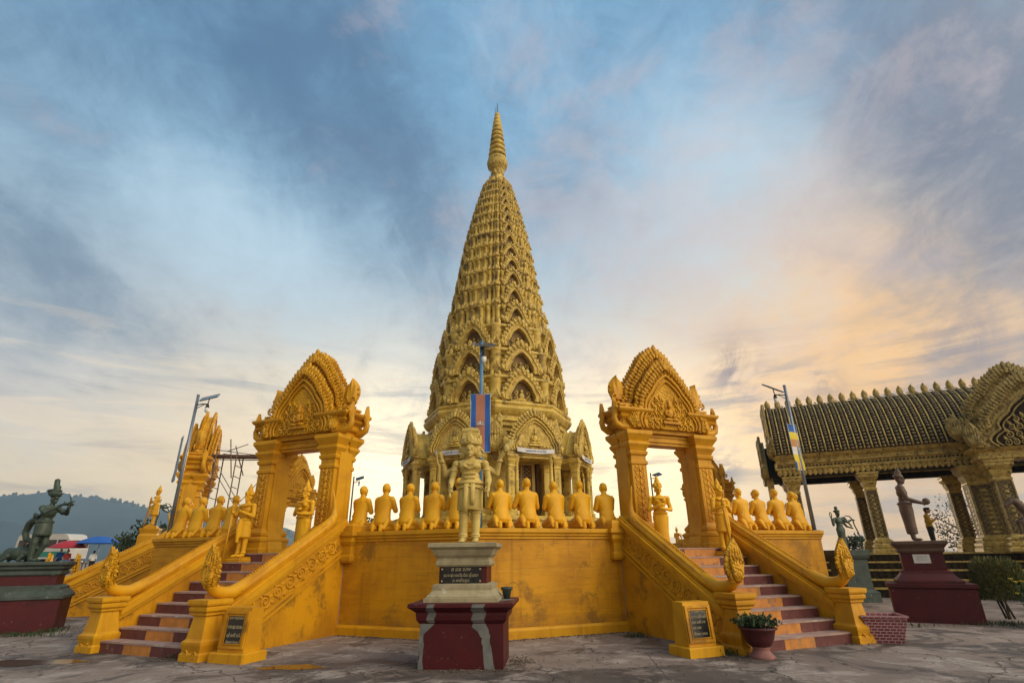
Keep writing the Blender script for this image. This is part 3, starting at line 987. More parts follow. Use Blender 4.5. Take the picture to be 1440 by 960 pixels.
def build_gate():
    root = empty('temple_gate')
    def side(sx):
        m_ = MB(); m_.M = S(sx, 1, 1); return m_
    HY = .22
    for sx in (-1, 1):
        mb = side(sx)
        # plain deep slab, flared at the foot
        rings(mb, [[(.76 - o * .9, -HY, z), (1.27 + o * .2, -HY, z), (1.27 + o * .2, HY, z), (.76 - o * .9, HY, z)] for o, z in ((.16, 0), (.15, .10), (.09, .28), (.04, .48), (.0, .75), (0, 2.76))])
        pil = put('pillar', mb, M_YCOAT, root)
        prof = [(.15, 0), (.15, .09), (.11, .12), (.11, .25), (.13, .28), (.13, .33), (.06, .38), (.08, .42), (.08, .47), (.03, .53), (0, .58), (0, 1.88), (.03, 1.91), (.03, 1.97), (0, 2.0), (0, 2.10),
                (.04, 2.14), (.05, 2.20), (.02, 2.23), (.05, 2.30), (.10, 2.38), (.10, 2.43), (.06, 2.46), (.11, 2.54), (.16, 2.62), (.16, 2.70), (.12, 2.72)]
        for sy in (-1, 1):
            mb = side(sx)
            yc = sy * (HY + .02)
            rings(mb, [[(.80 - o, yc - .10 - o, z), (1.22 + o, yc - .10 - o, z), (1.22 + o, yc + .10 + o, z), (.80 - o, yc + .10 + o, z)] for o, z in prof])
            pl = put('pilaster', mb, M_YCOAT, pil)
            mb = side(sx)
            rz = 0.0 if sy < 0 else PI
            yy = sy * (HY + .12)
            for i in range(8):
                z = .66 + i * .158
                B = T(1.01, yy, z) @ RZ(rz)
                for q in (-1, 1):
                    scroll(mb, .07, 1.5, .018, B @ T(q * .08, 0, 0), 0, 5, q)
                    leaf(mb, .06, .09, .03, B @ T(q * .09, 0, .05) @ RY(q * .5), 0)
                leaf(mb, .08, .15, .04, B @ T(0, 0, -.02), 0)
            box(mb, .83, 1.19, yy - .004, yy + .006, .60, 1.87)
            put('relief_panel', mb, M_YCOAT, pl)
        # stepped cornice block above the pillar
        mb = side(sx)
        mould(mb, 1.04, 0, .30, HY + .10, [(-.06, 2.722), (-.06, 2.80), (.03, 2.84), (.05, 2.88), (.02, 2.91), (.02, 2.97), (.11, 3.05), (.13, 3.10), (.08, 3.12), (.17, 3.18), (.20, 3.22), (.20, 3.27), (.12, 3.28)])
        mould(mb, 1.10, 0, .22, HY + .02, [(0, 3.28), (0, 3.34), (.05, 3.37), (.05, 3.42), (-.05, 3.44)])
        put('cornice_block', mb, M_YCOAT, root)
        # lotus-bud leaf on top
        mb = side(sx)
        B = T(1.26, 0, 0)
        lathe(mb, [(.12, 3.42), (.14, 3.46), (.09, 3.50), (.08, 3.55), (.15, 3.60), (.05, 3.64)], 12, M=B)
        for rz in (.15, .15 + PI):
            leaf(mb, .46, .66, .13, T(1.26, 0, 3.56) @ RZ(rz), 0)
            for q in range(7):
                a_ = R(-100 + 33 * q)
                ell(mb, (1.26 + .20 * math.sin(a_), 0, 3.82 + .24 * math.cos(a_)), .035, 6)
        for q in (-1, 1):
            scroll(mb, .10, 1.3, .03, T(1.26 + q * .12, -.10, 3.62), 0, 6, q)
        put('leaf_finial', mb, M_YCOAT, root)
        # serpents curling out of the corners
        for yy in (-.30, .30):
            mb = side(sx)
            tube(mb, [(1.05, yy, 2.86), (1.22, yy, 2.80), (1.40, yy, 2.80), (1.54, yy, 2.88), (1.58, yy, 3.02), (1.53, yy, 3.16), (1.53, yy, 3.24)], [.10, .10, .09, .08, .07, .06, .05], 10, 0)
            leaf(mb, .20, .46, .07, T(1.54, yy, 3.06) @ RZ(PI / 2) @ RX(.05), 0)
            leaf(mb, .20, .46, .07, T(1.54, yy, 3.06) @ RZ(-PI / 2), 0)
            for q in range(5): ell(mb, (1.54, yy + (q - 2) * .045, 3.26 + .04 * (2 - abs(q - 2))), (.05, .035, .05), 6)
            scroll(mb, .08, 1.3, .025, T(1.36, yy - .02, 2.92), 0, 5, 1)
            put('corner_naga', mb, M_YCOAT, root)
    mb = MB()
    box(mb, -.80, .80, -HY + .02, HY - .02, 2.43, 2.70); box(mb, -.86, .86, -HY - .10, HY + .10, 2.70, 2.80); box(mb, -.72, .72, -HY - .02, HY + .02, 2.50, 2.54); box(mb, -.72, .72, -HY - .01, HY + .01, 2.62, 2.66)
    put('lintel', mb, M_YCOAT, root)
    mb = MB()
    extrude_xz(mb, [(x, z + 2.78) for x, z in arch(1.0, 1.35, 16, lobes=1, amp=0)], -HY - .1, HY + .1)
    put('vault', mb, M_YCOAT, root)
    for q in (0, 1):
        mb = MB(); mb.M = RZ(PI * q) @ T(0, 0, 2.80)
        pediment(mb, 1.08, 1.74, -.50, .24, 15, .18, 0, 1, 'deva', seed=3 + q, p=1.6, q=.78, amp=.11)
        put('front_pediment', mb, [M_YCOAT, M_YORN], root)
    mb = MB(); mb.M = T(0, 0, 2.95)
    pediment(mb, 1.18, 2.06, -.20, .40, 18, .18, 0, 1, None, seed=9, nagas=False, back=True, p=1.6, q=.78, amp=.11)
    put('high_pediment', mb, [M_YCOAT, M_YORN], root)
    return root


def build_gates():
    lab = {-22.5: 'yellow carved gate with pointed pediments above the left naga staircase',
           22.5: 'yellow carved gate with pointed pediments above the naga staircase nearest the black and gold hall',
           -67.5: 'yellow carved gate seen edge on with scaffolding at its side',
           -112.5: 'distant yellow gate glimpsed through the opening of the left front gate',
           112.5: 'distant yellow gate half hidden behind a pillar of the right front gate'}
    proto = build_gate()
    for i, phi in enumerate((-22.5, 22.5, -67.5, -112.5, 112.5)):
        o = proto if i == 0 else copy_tree(proto)
        o.location = fpos(phi, 0, 11.97, ZF); o.rotation_euler = (0, 0, R(phi))
        tag(o, lab[phi], 'gate', 'carved gates around the terrace')


# ------------------------------------------------------------------ tower
def niche(mb, w, h, y0, depth, leafs=9, ls=.16, m=0, mo=1, md=2, seed=0, carve=True):
    """small pediment with a hollow, serpent frame and flame leaves; front at y0"""
    out = arch(w, h, 18, 1.75, .72, 2, .10)
    inn = [(x * .58, z * .66) for x, z in arch(w, h, 18, 2.0, .68, 2, .13)]
    n = len(out)
    vs = [(x, y0, z) for x, z in out] + [(x, y0, z) for x, z in inn] + [(x, y0 + depth, z) for x, z in out] + [(x, y0 + depth * .7, z) for x, z in inn]
    fs = []
    for i in range(n - 1):
        fs += [(i, n + i, n + i + 1, i + 1), (2 * n + i, i, i + 1, 2 * n + i + 1), (n + i, 3 * n + i, 3 * n + i + 1, n + i + 1)]
    mb.add(vs, fs, mo)
    mb.add([(x, y0 + depth * .7, z) for x, z in inn], [tuple(range(n))[::-1]], md)  # back plate darker: shade of the hollow put into its colour
    tube(mb, [(x * .84, y0 - .01, z * .86) for x, z in out], ls * .20, 5, m)
    tube(mb, [(x * .64, y0 - .005, z * .69) for x, z in out], ls * .14, 5, m)
    rs = resample(out, leafs * 2 - 2); ns = normals2(rs)
    for i, ((x, z), (nx, nz)) in enumerate(zip(rs, ns)):
        a = math.atan2(nx * .8, nz * .8 + .6)
        k = ls * (.8 + .5 * (1 - abs(x) / w))
        leaf(mb, k * .85, k * .8, k * .32, T(x * .95, y0 + .03, z * .95) @ RY(a), mo)
        ell(mb, (x * .90, y0 - k * .12, z * .90), k * .26, 6, mo)
    leaf(mb, ls * 1.0, ls * 1.2, ls * .3, T(0, y0 + .02, h * .93), mo)
    for sx in (-1, 1):
        ell(mb, (sx * w * .97, y0 - .02, ls * .5), (ls * .42, ls * .4, ls * .55), 8, mo)
        scroll(mb, ls * .5, 1.3, ls * .15, T(sx * w * 1.08, y0 - .01, ls * .6), mo, 5, sx)
        leaf(mb, ls * .8, ls * 1.5, ls * .3, T(sx * w * 1.12, y0 + .02, ls * .6) @ RY(sx * .5), mo)
    if carve:
        B = T(0, y0 + depth * .5, 0)
        ell(mb, (0, 0, h * .17), (w * .13, .05, h * .10), 8, m, B); ell(mb, (0, 0, h * .32), (w * .075, .05, h * .06), 8, m, B)
        ell(mb, (0, 0, h * .06), (w * .26, .06, h * .05), 8, m, B)
        for sx in (-1, 1):
            for z in (.10, .26): scroll(mb, w * .12, 1.3, w * .03, B @ T(sx * w * .30, 0, h * z), mo, 5, sx)


ZS = [7.56, 8.61, 9.47, 10.61, 12.54, 14.28, 16.11, 18.63, 20.92, 21.4]
RS = [3.47, 3.36, 3.29, 2.96, 2.53, 2.30, 2.05, 1.53, .92, .45]
TB = [7.62, 8.9, 10.18, 11.44, 12.56, 13.64, 14.56, 15.38, 16.14, 16.91, 17.66, 18.32, 18.92, 19.5, 20.02, 20.5, 20.92]


def face_plan(a):
    return [(-.28 * a, .93 * a), (-.28 * a, .975 * a), (-.18 * a, .975 * a), (-.18 * a, 1.03 * a), (.18 * a, 1.03 * a), (.18 * a, .975 * a), (.28 * a, .975 * a), (.28 * a, .93 * a), (.355 * a, .93 * a), (.3955 * a, .965 * a)]


def tier_plan():
    pts = []
    for k in range(8):
        ph = -157.5 + 45 * k
        for x, r_ in face_plan(1.0):
            p = fpos(ph, x, r_); pts.append((p.x, p.y))
        p = fpos(ph + 45, -.355, .93); pts.append((p.x, p.y))
    return pts


def build_tower():
    Z0 = 1.66
    root = empty('temple_tower', (0, 0, Z0))
    tag(root, 'tall pale gold tiered tower with carved niches and a ringed spire on top', 'tower')
    DZ = T(0, 0, -Z0)
    def nm():
        m_ = MB(); m_.M = DZ; return m_
    def face(phi):
        m_ = MB(); m_.M = DZ @ RZ(R(phi)); return m_
    PL = oct_plan()
    mb = nm()
    sweep(mb, PL, [(5.15, 1.64), (5.15, 1.80), (5.0, 1.84), (5.0, 1.98), (4.85, 2.02), (4.85, 2.34), (4.92, 2.40), (4.92, 2.5), (4.75, 2.56), (4.75, 2.70), (4.85, 2.76), (4.85, 2.90)])
    put('plinth', mb, M_GOLD, root)
    mb = nm()
    sweep(mb, PL, [(2.75, 2.9), (2.75, 3.1), (2.7, 3.14), (2.7, 6.5)])
    for k in range(8):
        mb.M = DZ @ RZ(R(-157.5 + 45 * k))
        for sx in (-1, 1):
            box(mb, sx * .86 - .2, sx * .86 + .2, -2.80, -2.65, 3.1, 5.3)
            ell(mb, (sx * .86, -2.82, 4.55), (.09, .07, .11), 8); ell(mb, (sx * .86, -2.82, 4.2), (.12, .08, .25), 8); ell(mb, (sx * .86, -2.82, 3.7), (.13, .08, .40), 8)
            leaf(mb, .36, .5, .06, T(sx * .86, -2.80, 4.75))
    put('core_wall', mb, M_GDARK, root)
    mb = nm()
    sweep(mb, PL, [(2.72, 6.3), (2.85, 6.4), (2.85, 6.52), (2.98, 6.60), (2.98, 6.72), (3.08, 6.80), (3.02, 6.88), (3.02, 7.0), (3.12, 7.08), (3.20, 7.20), (3.24, 7.28), (3.24, 7.38), (3.16, 7.42), (3.22, 7.50), (3.22, 7.58), (3.0, 7.64)])
    put('cornice', mb, M_GOLD, root)
    for k in range(8):
        phi = -157.5 + 45 * k
        front = abs(phi) < 70
        # door
        mb = face(phi)
        for xa, xb, za, zb, yy in ((-.55, -.42, 2.9, 5.02, -2.85), (.42, .55, 2.9, 5.02, -2.85), (-.55, .55, 5.02, 5.2, -2.86), (-.62, .62, 5.2, 5.3, -2.9)):
            box(mb, xa, xb, yy, -2.68, za, zb, 1)
        box(mb, -.42, .42, -2.75, -2.69, 2.9, 5.02, 0); box(mb, -.03, .03, -2.775, -2.70, 2.9, 5.02, 1)
        for sx in (-1, 1):
            for za, zb in ((3.0, 3.9), (4.0, 4.95)):
                c = sx * .225
                box(mb, c - .17, c - .145, -2.775, -2.74, za, zb, 1); box(mb, c + .145, c + .17, -2.775, -2.74, za, zb, 1)
                n = int((zb - za) / .15)
                for i in range(n):
                    z = za + (i + .5) * (zb - za) / n
                    for s2 in (-1, 1):
                        box(mb, -.19, .19, -.008, .01, -.009, .009, 1, T(c, -2.765, z) @ RY(s2 * .62))
        put('door', mb, [M_DOOR, M_DOORG], root)
        # porch: frame of beams with columns, vaulted roof and pediment
        mb = face(phi)
        box(mb, -1.15, 1.15, -4.12, -3.78, 5.20, 5.36); box(mb, -1.2, 1.2, -4.18, -3.72, 5.36, 5.44)
        for sx in (-1, 1):
            box(mb, min(sx * .85, sx * 1.12), max(sx * .85, sx * 1.12), -3.78, -2.6, 5.2, 5.36); box(mb, min(sx * .83, sx * 1.18), max(sx * .83, sx * 1.18), -3.72, -2.6, 5.36, 5.44)
        box(mb, -1.1, 1.1, -4.05, -2.6, 5.10, 5.197)
        po = put('porch', mb, M_GOLD, root)
        cp = [(.08, 2.9), (.08, 3.02), (.05, 3.05), (.06, 3.12), (.06, 3.2), (.02, 3.24), (0, 3.3), (0, 4.72), (.02, 4.74), (.02, 4.80), (0, 4.83), (.03, 4.92), (.06, 5.0), (.04, 5.03), (.08, 5.1), (.10, 5.14), (.10, 5.2)]
        for sx in (-1, 1):
            for yy in (-3.95, -3.0):
                mb = face(phi); mould(mb, sx * .98, yy, .13, .13, cp)
                if yy < -3.5:
                    for i in range(8):
                        scroll(mb, .055, 1.3, .014, T(sx * .98, yy - .13, 3.42 + i * .16), 0, 5, 1 if i % 2 else -1)
                put('column', mb, M_GOLD, po)
            mb = face(phi)
            lathe(mb, [(.12, 2.9), (.12, 3.05), (.09, 3.1), (.075, 3.2), (.085, 3.6), (.075, 3.62), (.095, 3.66), (.075, 3.7), (.08, 4.2), (.095, 4.24), (.075, 4.28), (.07, 4.85), (.10, 4.95), (.12, 5.08), (.12, 5.2)], 10, M=T(sx * .74, -4.0, 0))
            put('colonnette', mb, M_GOLD, po)
        mb = face(phi)
        ar = arch(.98, 1.18, 16, lobes=1, amp=0)
        extrude_xz(mb, [(x, z + 5.44) for x, z in ar], -3.95, -2.55)
        for i in range(5):
            yy = -3.85 + i * .27
            tube(mb, [(x, yy, z + 5.44) for x, z in ar], .05, 5)
        put('roof', mb, M_GOLD, po)
        mb = face(phi); mb.M = mb.M @ T(0, 0, 5.40)
        pediment(mb, 1.12, 1.52, -4.22, .26, 11, .19, 0, 1, 'buddha', seed=20 + k, p=1.8, q=.75, lobes=3, amp=.07, rope=.05)
        put('pediment', mb, [M_GOLD, M_GORN], po)
        # leafy corner between two porches
        mb = face(phi + 22.5)
        mould(mb, 0, -3.15, .16, .16, cp)
        box(mb, -.4, .4, -3.45, -2.6, 5.2, 5.5)
        naga_hood(mb, T(0, -3.60, 5.40), 1.45, 1, 5)
        for sx in (-1, 1): naga_hood(mb, T(sx * .38, -3.45, 5.42) @ RZ(sx * .5), 1.0, 1, 3)
        for i in range(6):
            leaf(mb, .28, .42, .09, T((i % 2 - .5) * .36, -3.36 - .02 * i, 5.95 + .13 * i), 1)
        scroll(mb, .14, 1.4, .035, T(-.25, -3.5, 5.5), 1, 5, 1); scroll(mb, .14, 1.4, .035, T(.25, -3.5, 5.5), 1, 5, -1)
        put('corner_ornament', mb, [M_GOLD, M_GORN], root)
    # tiers
    TP = tier_plan()
    for i in range(len(TB) - 1):
        z0, z1 = TB[i], TB[i + 1]
        kf = .905 if i < 3 else .885 - .005 * (i - 3)
        a0 = float(np.interp(z0 + .2, ZS, RS)) * kf; a1 = float(np.interp(z1 + .2, ZS, RS)) * kf
        if i == 0: a0 = 3.08
        h = z1 - z0
        mb = nm()
        if i < 3:
            sweep(mb, PL, [(a0 * .965, z0 - .03), (a0 * .965, z0 + .07 * h), (a0 * .92, z0 + .12 * h), (a0 * .905, z0 + .2 * h), (a0 * .89, z0 + .66 * h), (a0 * .92, z0 + .70 * h), (a0 * .93, z0 + .76 * h), (a0 * .97, z0 + .80 * h),
                           (a0 * .985, z0 + .83 * h), (a0 * .985, z0 + .90 * h), (a0 * .95, z0 + .92 * h), (a1 * .95, z0 + 1.0 * h)])
            for k in range(8):          # round corner shafts with moulded caps
                q = fpos(-157.5 + 45 * k + 22.5, 0, a0 * .95)
                mb.M = DZ
                lathe(mb, [(.30, z0), (.30, z0 + .1 * h), (.25, z0 + .16 * h), (.25, z0 + .66 * h), (.28, z0 + .7 * h), (.25, z0 + .74 * h), (.33, z0 + .82 * h), (.33, z0 + .90 * h), (.2, z0 + .93 * h)], 14, M=T(q.x, q.y, 0))
        else:
            sweep(mb, TP, [(a0 * .97, z0 - .03), (a0 * .97, z0 + .04 * h), (a0 * .93, z0 + .08 * h), (a0 * .925, z0 + .74 * h), (a0 * .95, z0 + .77 * h), (a0 * .945, z0 + .81 * h), (a0 * .985, z0 + .84 * h),
                           (a0 * .995, z0 + .87 * h), (a0 * .995, z0 + .94 * h), (a0 * .96, z0 + .95 * h), (a1 * .96, z0 + 1.0 * h)])
        for k in range(8):
            mb.M = DZ @ RZ(R(-157.5 + 45 * k))
            ls = min(.34, h * (.36 if i < 3 else .27))
            niche_face = i < 3 or k % 2 == 0
            if i < 3: pos = [(.34, .955)]
            else: pos = [(.22, .985), (.33, .95), (.412, .965)] + ([] if niche_face else [(.09, 1.02)])
            for xx, rr in pos:
                for sx in ((-1, 1) if xx < .4 else (1,)):
                    B = T(sx * xx * a0, -rr * a0, z0 + (.90 if i < 3 else .94) * h)
                    if xx > .4: B = B @ RZ(R(22.5))
                    leaf(mb, ls * .62, ls * .9, ls * .25, B, 1)
                    if i >= 3:          # rounded shaft on every fold of the plan
                        B = T(sx * xx * a0, -(rr - .062) * a0, 0)
                        if xx > .4: B = B @ RZ(R(22.5))
                        rc = a0 * .040
                        lathe(mb, [(rc * 1.3, z0 + .02 * h), (rc * 1.3, z0 + .10 * h), (rc, z0 + .14 * h), (rc, z0 + .70 * h), (rc * 1.35, z0 + .74 * h), (rc, z0 + .78 * h), (rc * 1.6, z0 + .86 * h)], 8, 0, True, B)
                        leaf(mb, ls * .5, ls * .9, ls * .2, B @ T(0, -rc, z0 + .12 * h), 1)
            if i < 3:
                for sx in (-1, 1):
                    ell(mb, (sx * .335 * a0, -.92 * a0, z0 + .33 * h), (.07, .07, .22), 8, 1); ell(mb, (sx * .335 * a0, -.92 * a0, z0 + .56 * h), (.05, .05, .06), 8, 1)
                    leaf(mb, .30, .60, .06, T(sx * .335 * a0, -.895 * a0, z0 + .12 * h), 1)
        t = put('tier', mb, [M_GOLD, M_GORN], root)
        for k in range(8):
            if i >= 3 and k % 2: continue
            phi = -157.5 + 45 * k
            w = a0 * (.31 if i < 3 else .235 if i < 8 else .20)
            hh = h * (1.10 if i < 3 else 1.0)
            mb = face(phi); mb.M = mb.M @ T(0, 0, z0 + .05 * h)
            niche(mb, w, hh, -a0 * (1.01 if i < 3 else 1.05), a0 * .12, 9 if i < 3 else (7 if i < 9 else 5), hh * (.15 if i < 3 else .17), 0, 1, 2, carve=i < 8)
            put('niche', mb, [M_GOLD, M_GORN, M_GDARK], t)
    # crown, lotus and ringed spire
    mb = nm()
    lathe(mb, [(.68, 20.85), (.70, 21.0), (.58, 21.05), (.54, 21.2), (.58, 21.3), (.5, 21.38), (.38, 21.5), (.33, 21.7), (.36, 21.78), (.30, 21.85), (.31, 22.0), (.4, 22.06), (.30, 22.12)], 20)
    for k in range(8):
        mb.M = DZ @ RZ(R(-157.5 + 45 * k))
        leaf(mb, .26, .42, .08, T(0, -.58, 20.95), 0); leaf(mb, .2, .34, .06, T(0, -.34, 21.75), 0); leaf(mb, .2, .3, .06, T(.2, -.52, 21.2), 0)
    put('crown', mb, M_GOLD, root)
    mb = nm()
    lathe(mb, [(.26, 22.05), (.36, 22.15), (.48, 22.3), (.58, 22.5), (.61, 22.62), (.60, 22.70), (.54, 22.76)], 24)
    for k in range(16):
        mb.M = DZ @ RZ(2 * PI * k / 16)
        leaf(mb, .24, .36, .05, T(0, -.50, 22.36) @ RX(.25), 0)
    put('lotus_bulb', mb, M_GORN, root)
    mb = nm()
    prof = []
    z = 22.74; n = 11
    for i in range(n):
        r0 = .55 * (1 - i / n) ** .92 + .12 * (i / n)
        dz = .40 * (1 - .35 * i / n)
        prof += [(r0 * .78, z), (r0 * .98, z + dz * .10), (r0, z + dz * .45), (r0 * .93, z + dz * .62), (r0 * .72, z + dz * .66), (r0 * .70, z + dz)]
        z += dz
    prof += [(.07, 26.45), (.02, 26.6)]
    lathe(mb, prof, 20)
    put('spire', mb, M_GOLD, root)
    mb = nm()
    tube(mb, [(0, 0, 26.4), (0, 0, 27.25)], [.035, .02], 6); tube(mb, [(-.12, 0, 26.4), (-.12, 0, 26.95)], .012, 5); tube(mb, [(-.12, 0, 26.5), (0, 0, 26.5)], .012, 5)
    put('lightning_rod', mb, M_DARKM, root)
    # name banners under the four pediments that face the square
    for phi, nm_ in ((-22.5, 'pale cloth banner under the tower pediment behind the four-faced statue'), (22.5, 'pale cloth banner under the tower pediment beside the flag'),
                     (-67.5, 'pale cloth banner on the far left porch of the tower'), (67.5, 'pale cloth banner on the far right porch of the tower')):
        mb = MB()
        nseg = 10
        vs = []
        for i in range(nseg + 1):
            x = -.80 + 1.6 * i / nseg
            sag = .05 * (1 - (x / .8) ** 2)
            for z in (0, .17):
                for y in (0, .012): vs.append((x, y - .01 * math.sin(i * 1.7), z - sag))
        fs = []
        for i in range(nseg):
            a = i * 4; b = a + 4
            fs += [(a, b, b + 2, a + 2), (a + 3, b + 3, b + 1, a + 1), (a + 2, b + 2, b + 3, a + 3), (a + 1, b + 1, b, a)]
        fs += [(0, 2, 3, 1), (nseg * 4, nseg * 4 + 1, nseg * 4 + 3, nseg * 4 + 2)]
        mb.add(vs, fs, 0, False)
        o = put('banner', mb, M_FGREY if False else M_PAPER, None, fpos(phi, 0, 4.245, 5.30), (0, 0, R(phi)))
        tag(o, nm_, 'banner', 'cloth banners on the tower porches')
        lettering([('ប្រាសាទ បរម គោល ជ័យ', .0, .09, None)], .1, 1.3, M_FBLUE, o, T(0, -.016, .02))


build_ground(); build_puddles(); build_hills(); build_terrace(); build_stairs(); build_gates(); build_tower()


# ================================================================== STATUES AND FIGURES
def head(mb, c, s=1.0, rz=0.0, hair=None, ears=True):
    """head looking to -y at c (centre)"""
    old = mb.M
    mb.M = old @ T(*c) @ RZ(rz) @ S(s)
    ell(mb, (0, .006, .015), (.078, .094, .105), 14)
    ell(mb, (0, -.02, -.05), (.058, .066, .062), 12)
    tube(mb, [(0, -.088, .026), (0, -.112, -.012), (0, -.100, -.026)], [.012, .020, .015], 6)
    ell(mb, (0, -.084, -.054), (.032, .020, .010), 8); ell(mb, (0, -.082, -.070), (.025, .020, .010), 8)
    ell(mb, (0, -.070, -.098), (.022, .02, .018), 8)
    for sx in (-1, 1):
        ell(mb, (sx * .031, -.083, .010), (.019, .014, .011), 8)
        tube(mb, [(sx * .012, -.090, .030), (sx * .034, -.088, .038), (sx * .056, -.072, .028)], [.009, .010, .008], 6)
        if ears: ell(mb, (sx * .082, .01, -.020), (.016, .026, .055), 8)
    mb.M = old


def hand(mb, p, d, up_, s=1.0, curl=.6, thumb=1):
    """hand with palm at p pointing along d; up_ = back of the hand; four fingers and a thumb"""
    d = Vector(d).normalized(); u = Vector(up_); u = (u - d * u.dot(d)).normalized(); r_ = d.cross(u)
    p = Vector(p)
    cap(mb, p, p + d * .07 * s, .030 * s, .036 * s, 8)
    for i, (o, L) in enumerate(((-.030, .062), (-.010, .072), (.010, .068), (.030, .052))):
        a = p + d * .075 * s + r_ * o * s
        b = a + (d * math.cos(curl * .5) - u * math.sin(curl * .5)) * L * .55 * s
        c = b + (d * math.cos(curl * 1.5) - u * math.sin(curl * 1.5)) * L * .5 * s
        cap(mb, a, b, .0105 * s, .0095 * s, 6); cap(mb, b, c, .0095 * s, .008 * s, 6)
    a = p + d * .02 * s + r_ * thumb * -.034 * s
    b = a + (d * .6 - r_ * thumb * .6 - u * .4).normalized() * .035 * s
    cap(mb, a, b, .013 * s, .011 * s, 6); cap(mb, b, b + (d * .9 - u * .5).normalized() * .03 * s, .011 * s, .009 * s, 6)


def build_monk(tilt=0.0, turn=0.0, hunch=0.0, arms=0.0):
    mb = MB()
    # draped trunk: one smooth bell from the shoulders to the hips
    def sec(rx, ry, y, z): return [(rx * math.cos(2 * PI * i / 20), y + ry * math.sin(2 * PI * i / 20), z) for i in range(20)]
    rings(mb, [sec(.15, .14, .08, .12), sec(.185, .165, .08, .20), sec(.185, .15, .07, .30), sec(.175, .13, .055, .42), sec(.185, .125, .04, .54), sec(.205, .120, .03, .64), sec(.205, .110, .025, .70), sec(.15, .085, .02, .755), sec(.07, .06, .015, .785)], 0, True)
    cap(mb, (0, .02, .74), (0, .005 - hunch, .86), .066, .06)
    old = mb.M; mb.M = T(0, -.005 - hunch, .925) @ RX(tilt) @ RZ(turn)
    head(mb, (0, 0, 0), 1.06)
    ell(mb, (0, .022, .02), (.086, .098, .10), 14)
    mb.M = old
    for sx in (-1, 1):
        cap(mb, (sx * .09, .07, .20), (sx * .12, -.24, .11), .105, .085)
        cap(mb, (sx * .12, -.24, .085), (sx * .105, .20, .07), .068, .052)
        cap(mb, (sx * .105, .20, .075), (sx * .10, .275, .055), .052, .046)
        cap(mb, (sx * .10, .275, .11), (sx * .10, .285, .032), .046, .042)       # soles turned up on the toes
        cap(mb, (sx * .15, .12, .22), (sx * .17, .26, .06), .07, .03)            # hem falling beside the heels
        ell(mb, (sx * .175, .02, .685), (.07, .085, .075), 10)
        cap(mb, (sx * .195, .02, .67), (sx * (.225 + arms), -.05, .45), .066, .058)
        cap(mb, (sx * (.225 + arms), -.05, .45), (sx * .05, -.20, .60), .055, .036)
        hand(mb, (sx * .035, -.21, .61), (-sx * .12, -.05, .6), (sx * 1, -.1, 0), .95, .08, sx)
    tube(mb, [(-.19, .03, .72), (-.07, .125, .69), (.07, .150, .52), (.17, .13, .34)], [.018, .02, .02, .016], 8)
    tube(mb, [(-.17, -.02, .74), (-.05, -.10, .68), (.10, -.10, .52), (.17, -.05, .38)], [.03, .03, .03, .03], 8)
    return fuse('monk_statue', mb, M_YPLAIN, .0125, 2)


def place_monks():
    mes = [build_monk(), build_monk(-.10, .10, .012, .02), build_monk(.12, -.12, .02, -.01), build_monk(.05, .05, .0, .035)]
    me = mes[0]
    rnd = random.Random(2)
    ordn = ['first', 'second', 'third', 'fourth', 'fifth']
    proto = None

    def one(phi, x, label, r_=11.56, sc_=1.06):
        nonlocal proto
        if proto is None:
            proto = put('monk_statue', me, None); o = proto
        else:
            o = proto.copy(); COL.objects.link(o)
        o.data = rnd.choice(mes)
        o.location = fpos(phi, x, r_, ZP + .001)
        o.rotation_euler = (0, 0, R(phi) + PI + rnd.uniform(-.09, .09))
        k = sc_ * rnd.uniform(.96, 1.03)
        o.scale = (k, k, k)
        tag(o, label, 'statue', 'kneeling monk statues on the terrace parapet')
    for i, s in enumerate((1.58, 2.24, 2.92, 3.60, 4.24)):
        one(-22.5, s, f'golden kneeling monk seen from behind, {ordn[i]} from the left front gate towards the flag')
    for i, s in enumerate((1.60, 2.28, 2.98, 3.68, 4.34)):
        one(22.5, -s, f'golden kneeling monk seen from behind, {ordn[i]} from the right front gate towards the flag')
    for i, s in enumerate((2.05, 2.69, 3.31, 3.99, 4.66)):
        one(22.5, s, f'golden kneeling monk, {ordn[i]} from the right front gate towards the Buddhist flag pole')
    for i, s in enumerate((2.05, 2.69, 3.31, 3.99, 4.62)):
        one(-22.5, -s, f'golden kneeling monk, {ordn[i]} from the left front gate towards the grey lamp pole')
    for i, s in enumerate((4.4, 3.7)):
        one(67.5, -s, f'golden kneeling monk round the corner, {ordn[i]} past the Buddhist flag pole')
    for i, s in enumerate((4.4, 3.7)):
        one(-67.5, s, f'golden kneeling monk round the corner, {ordn[i]} past the grey lamp pole')


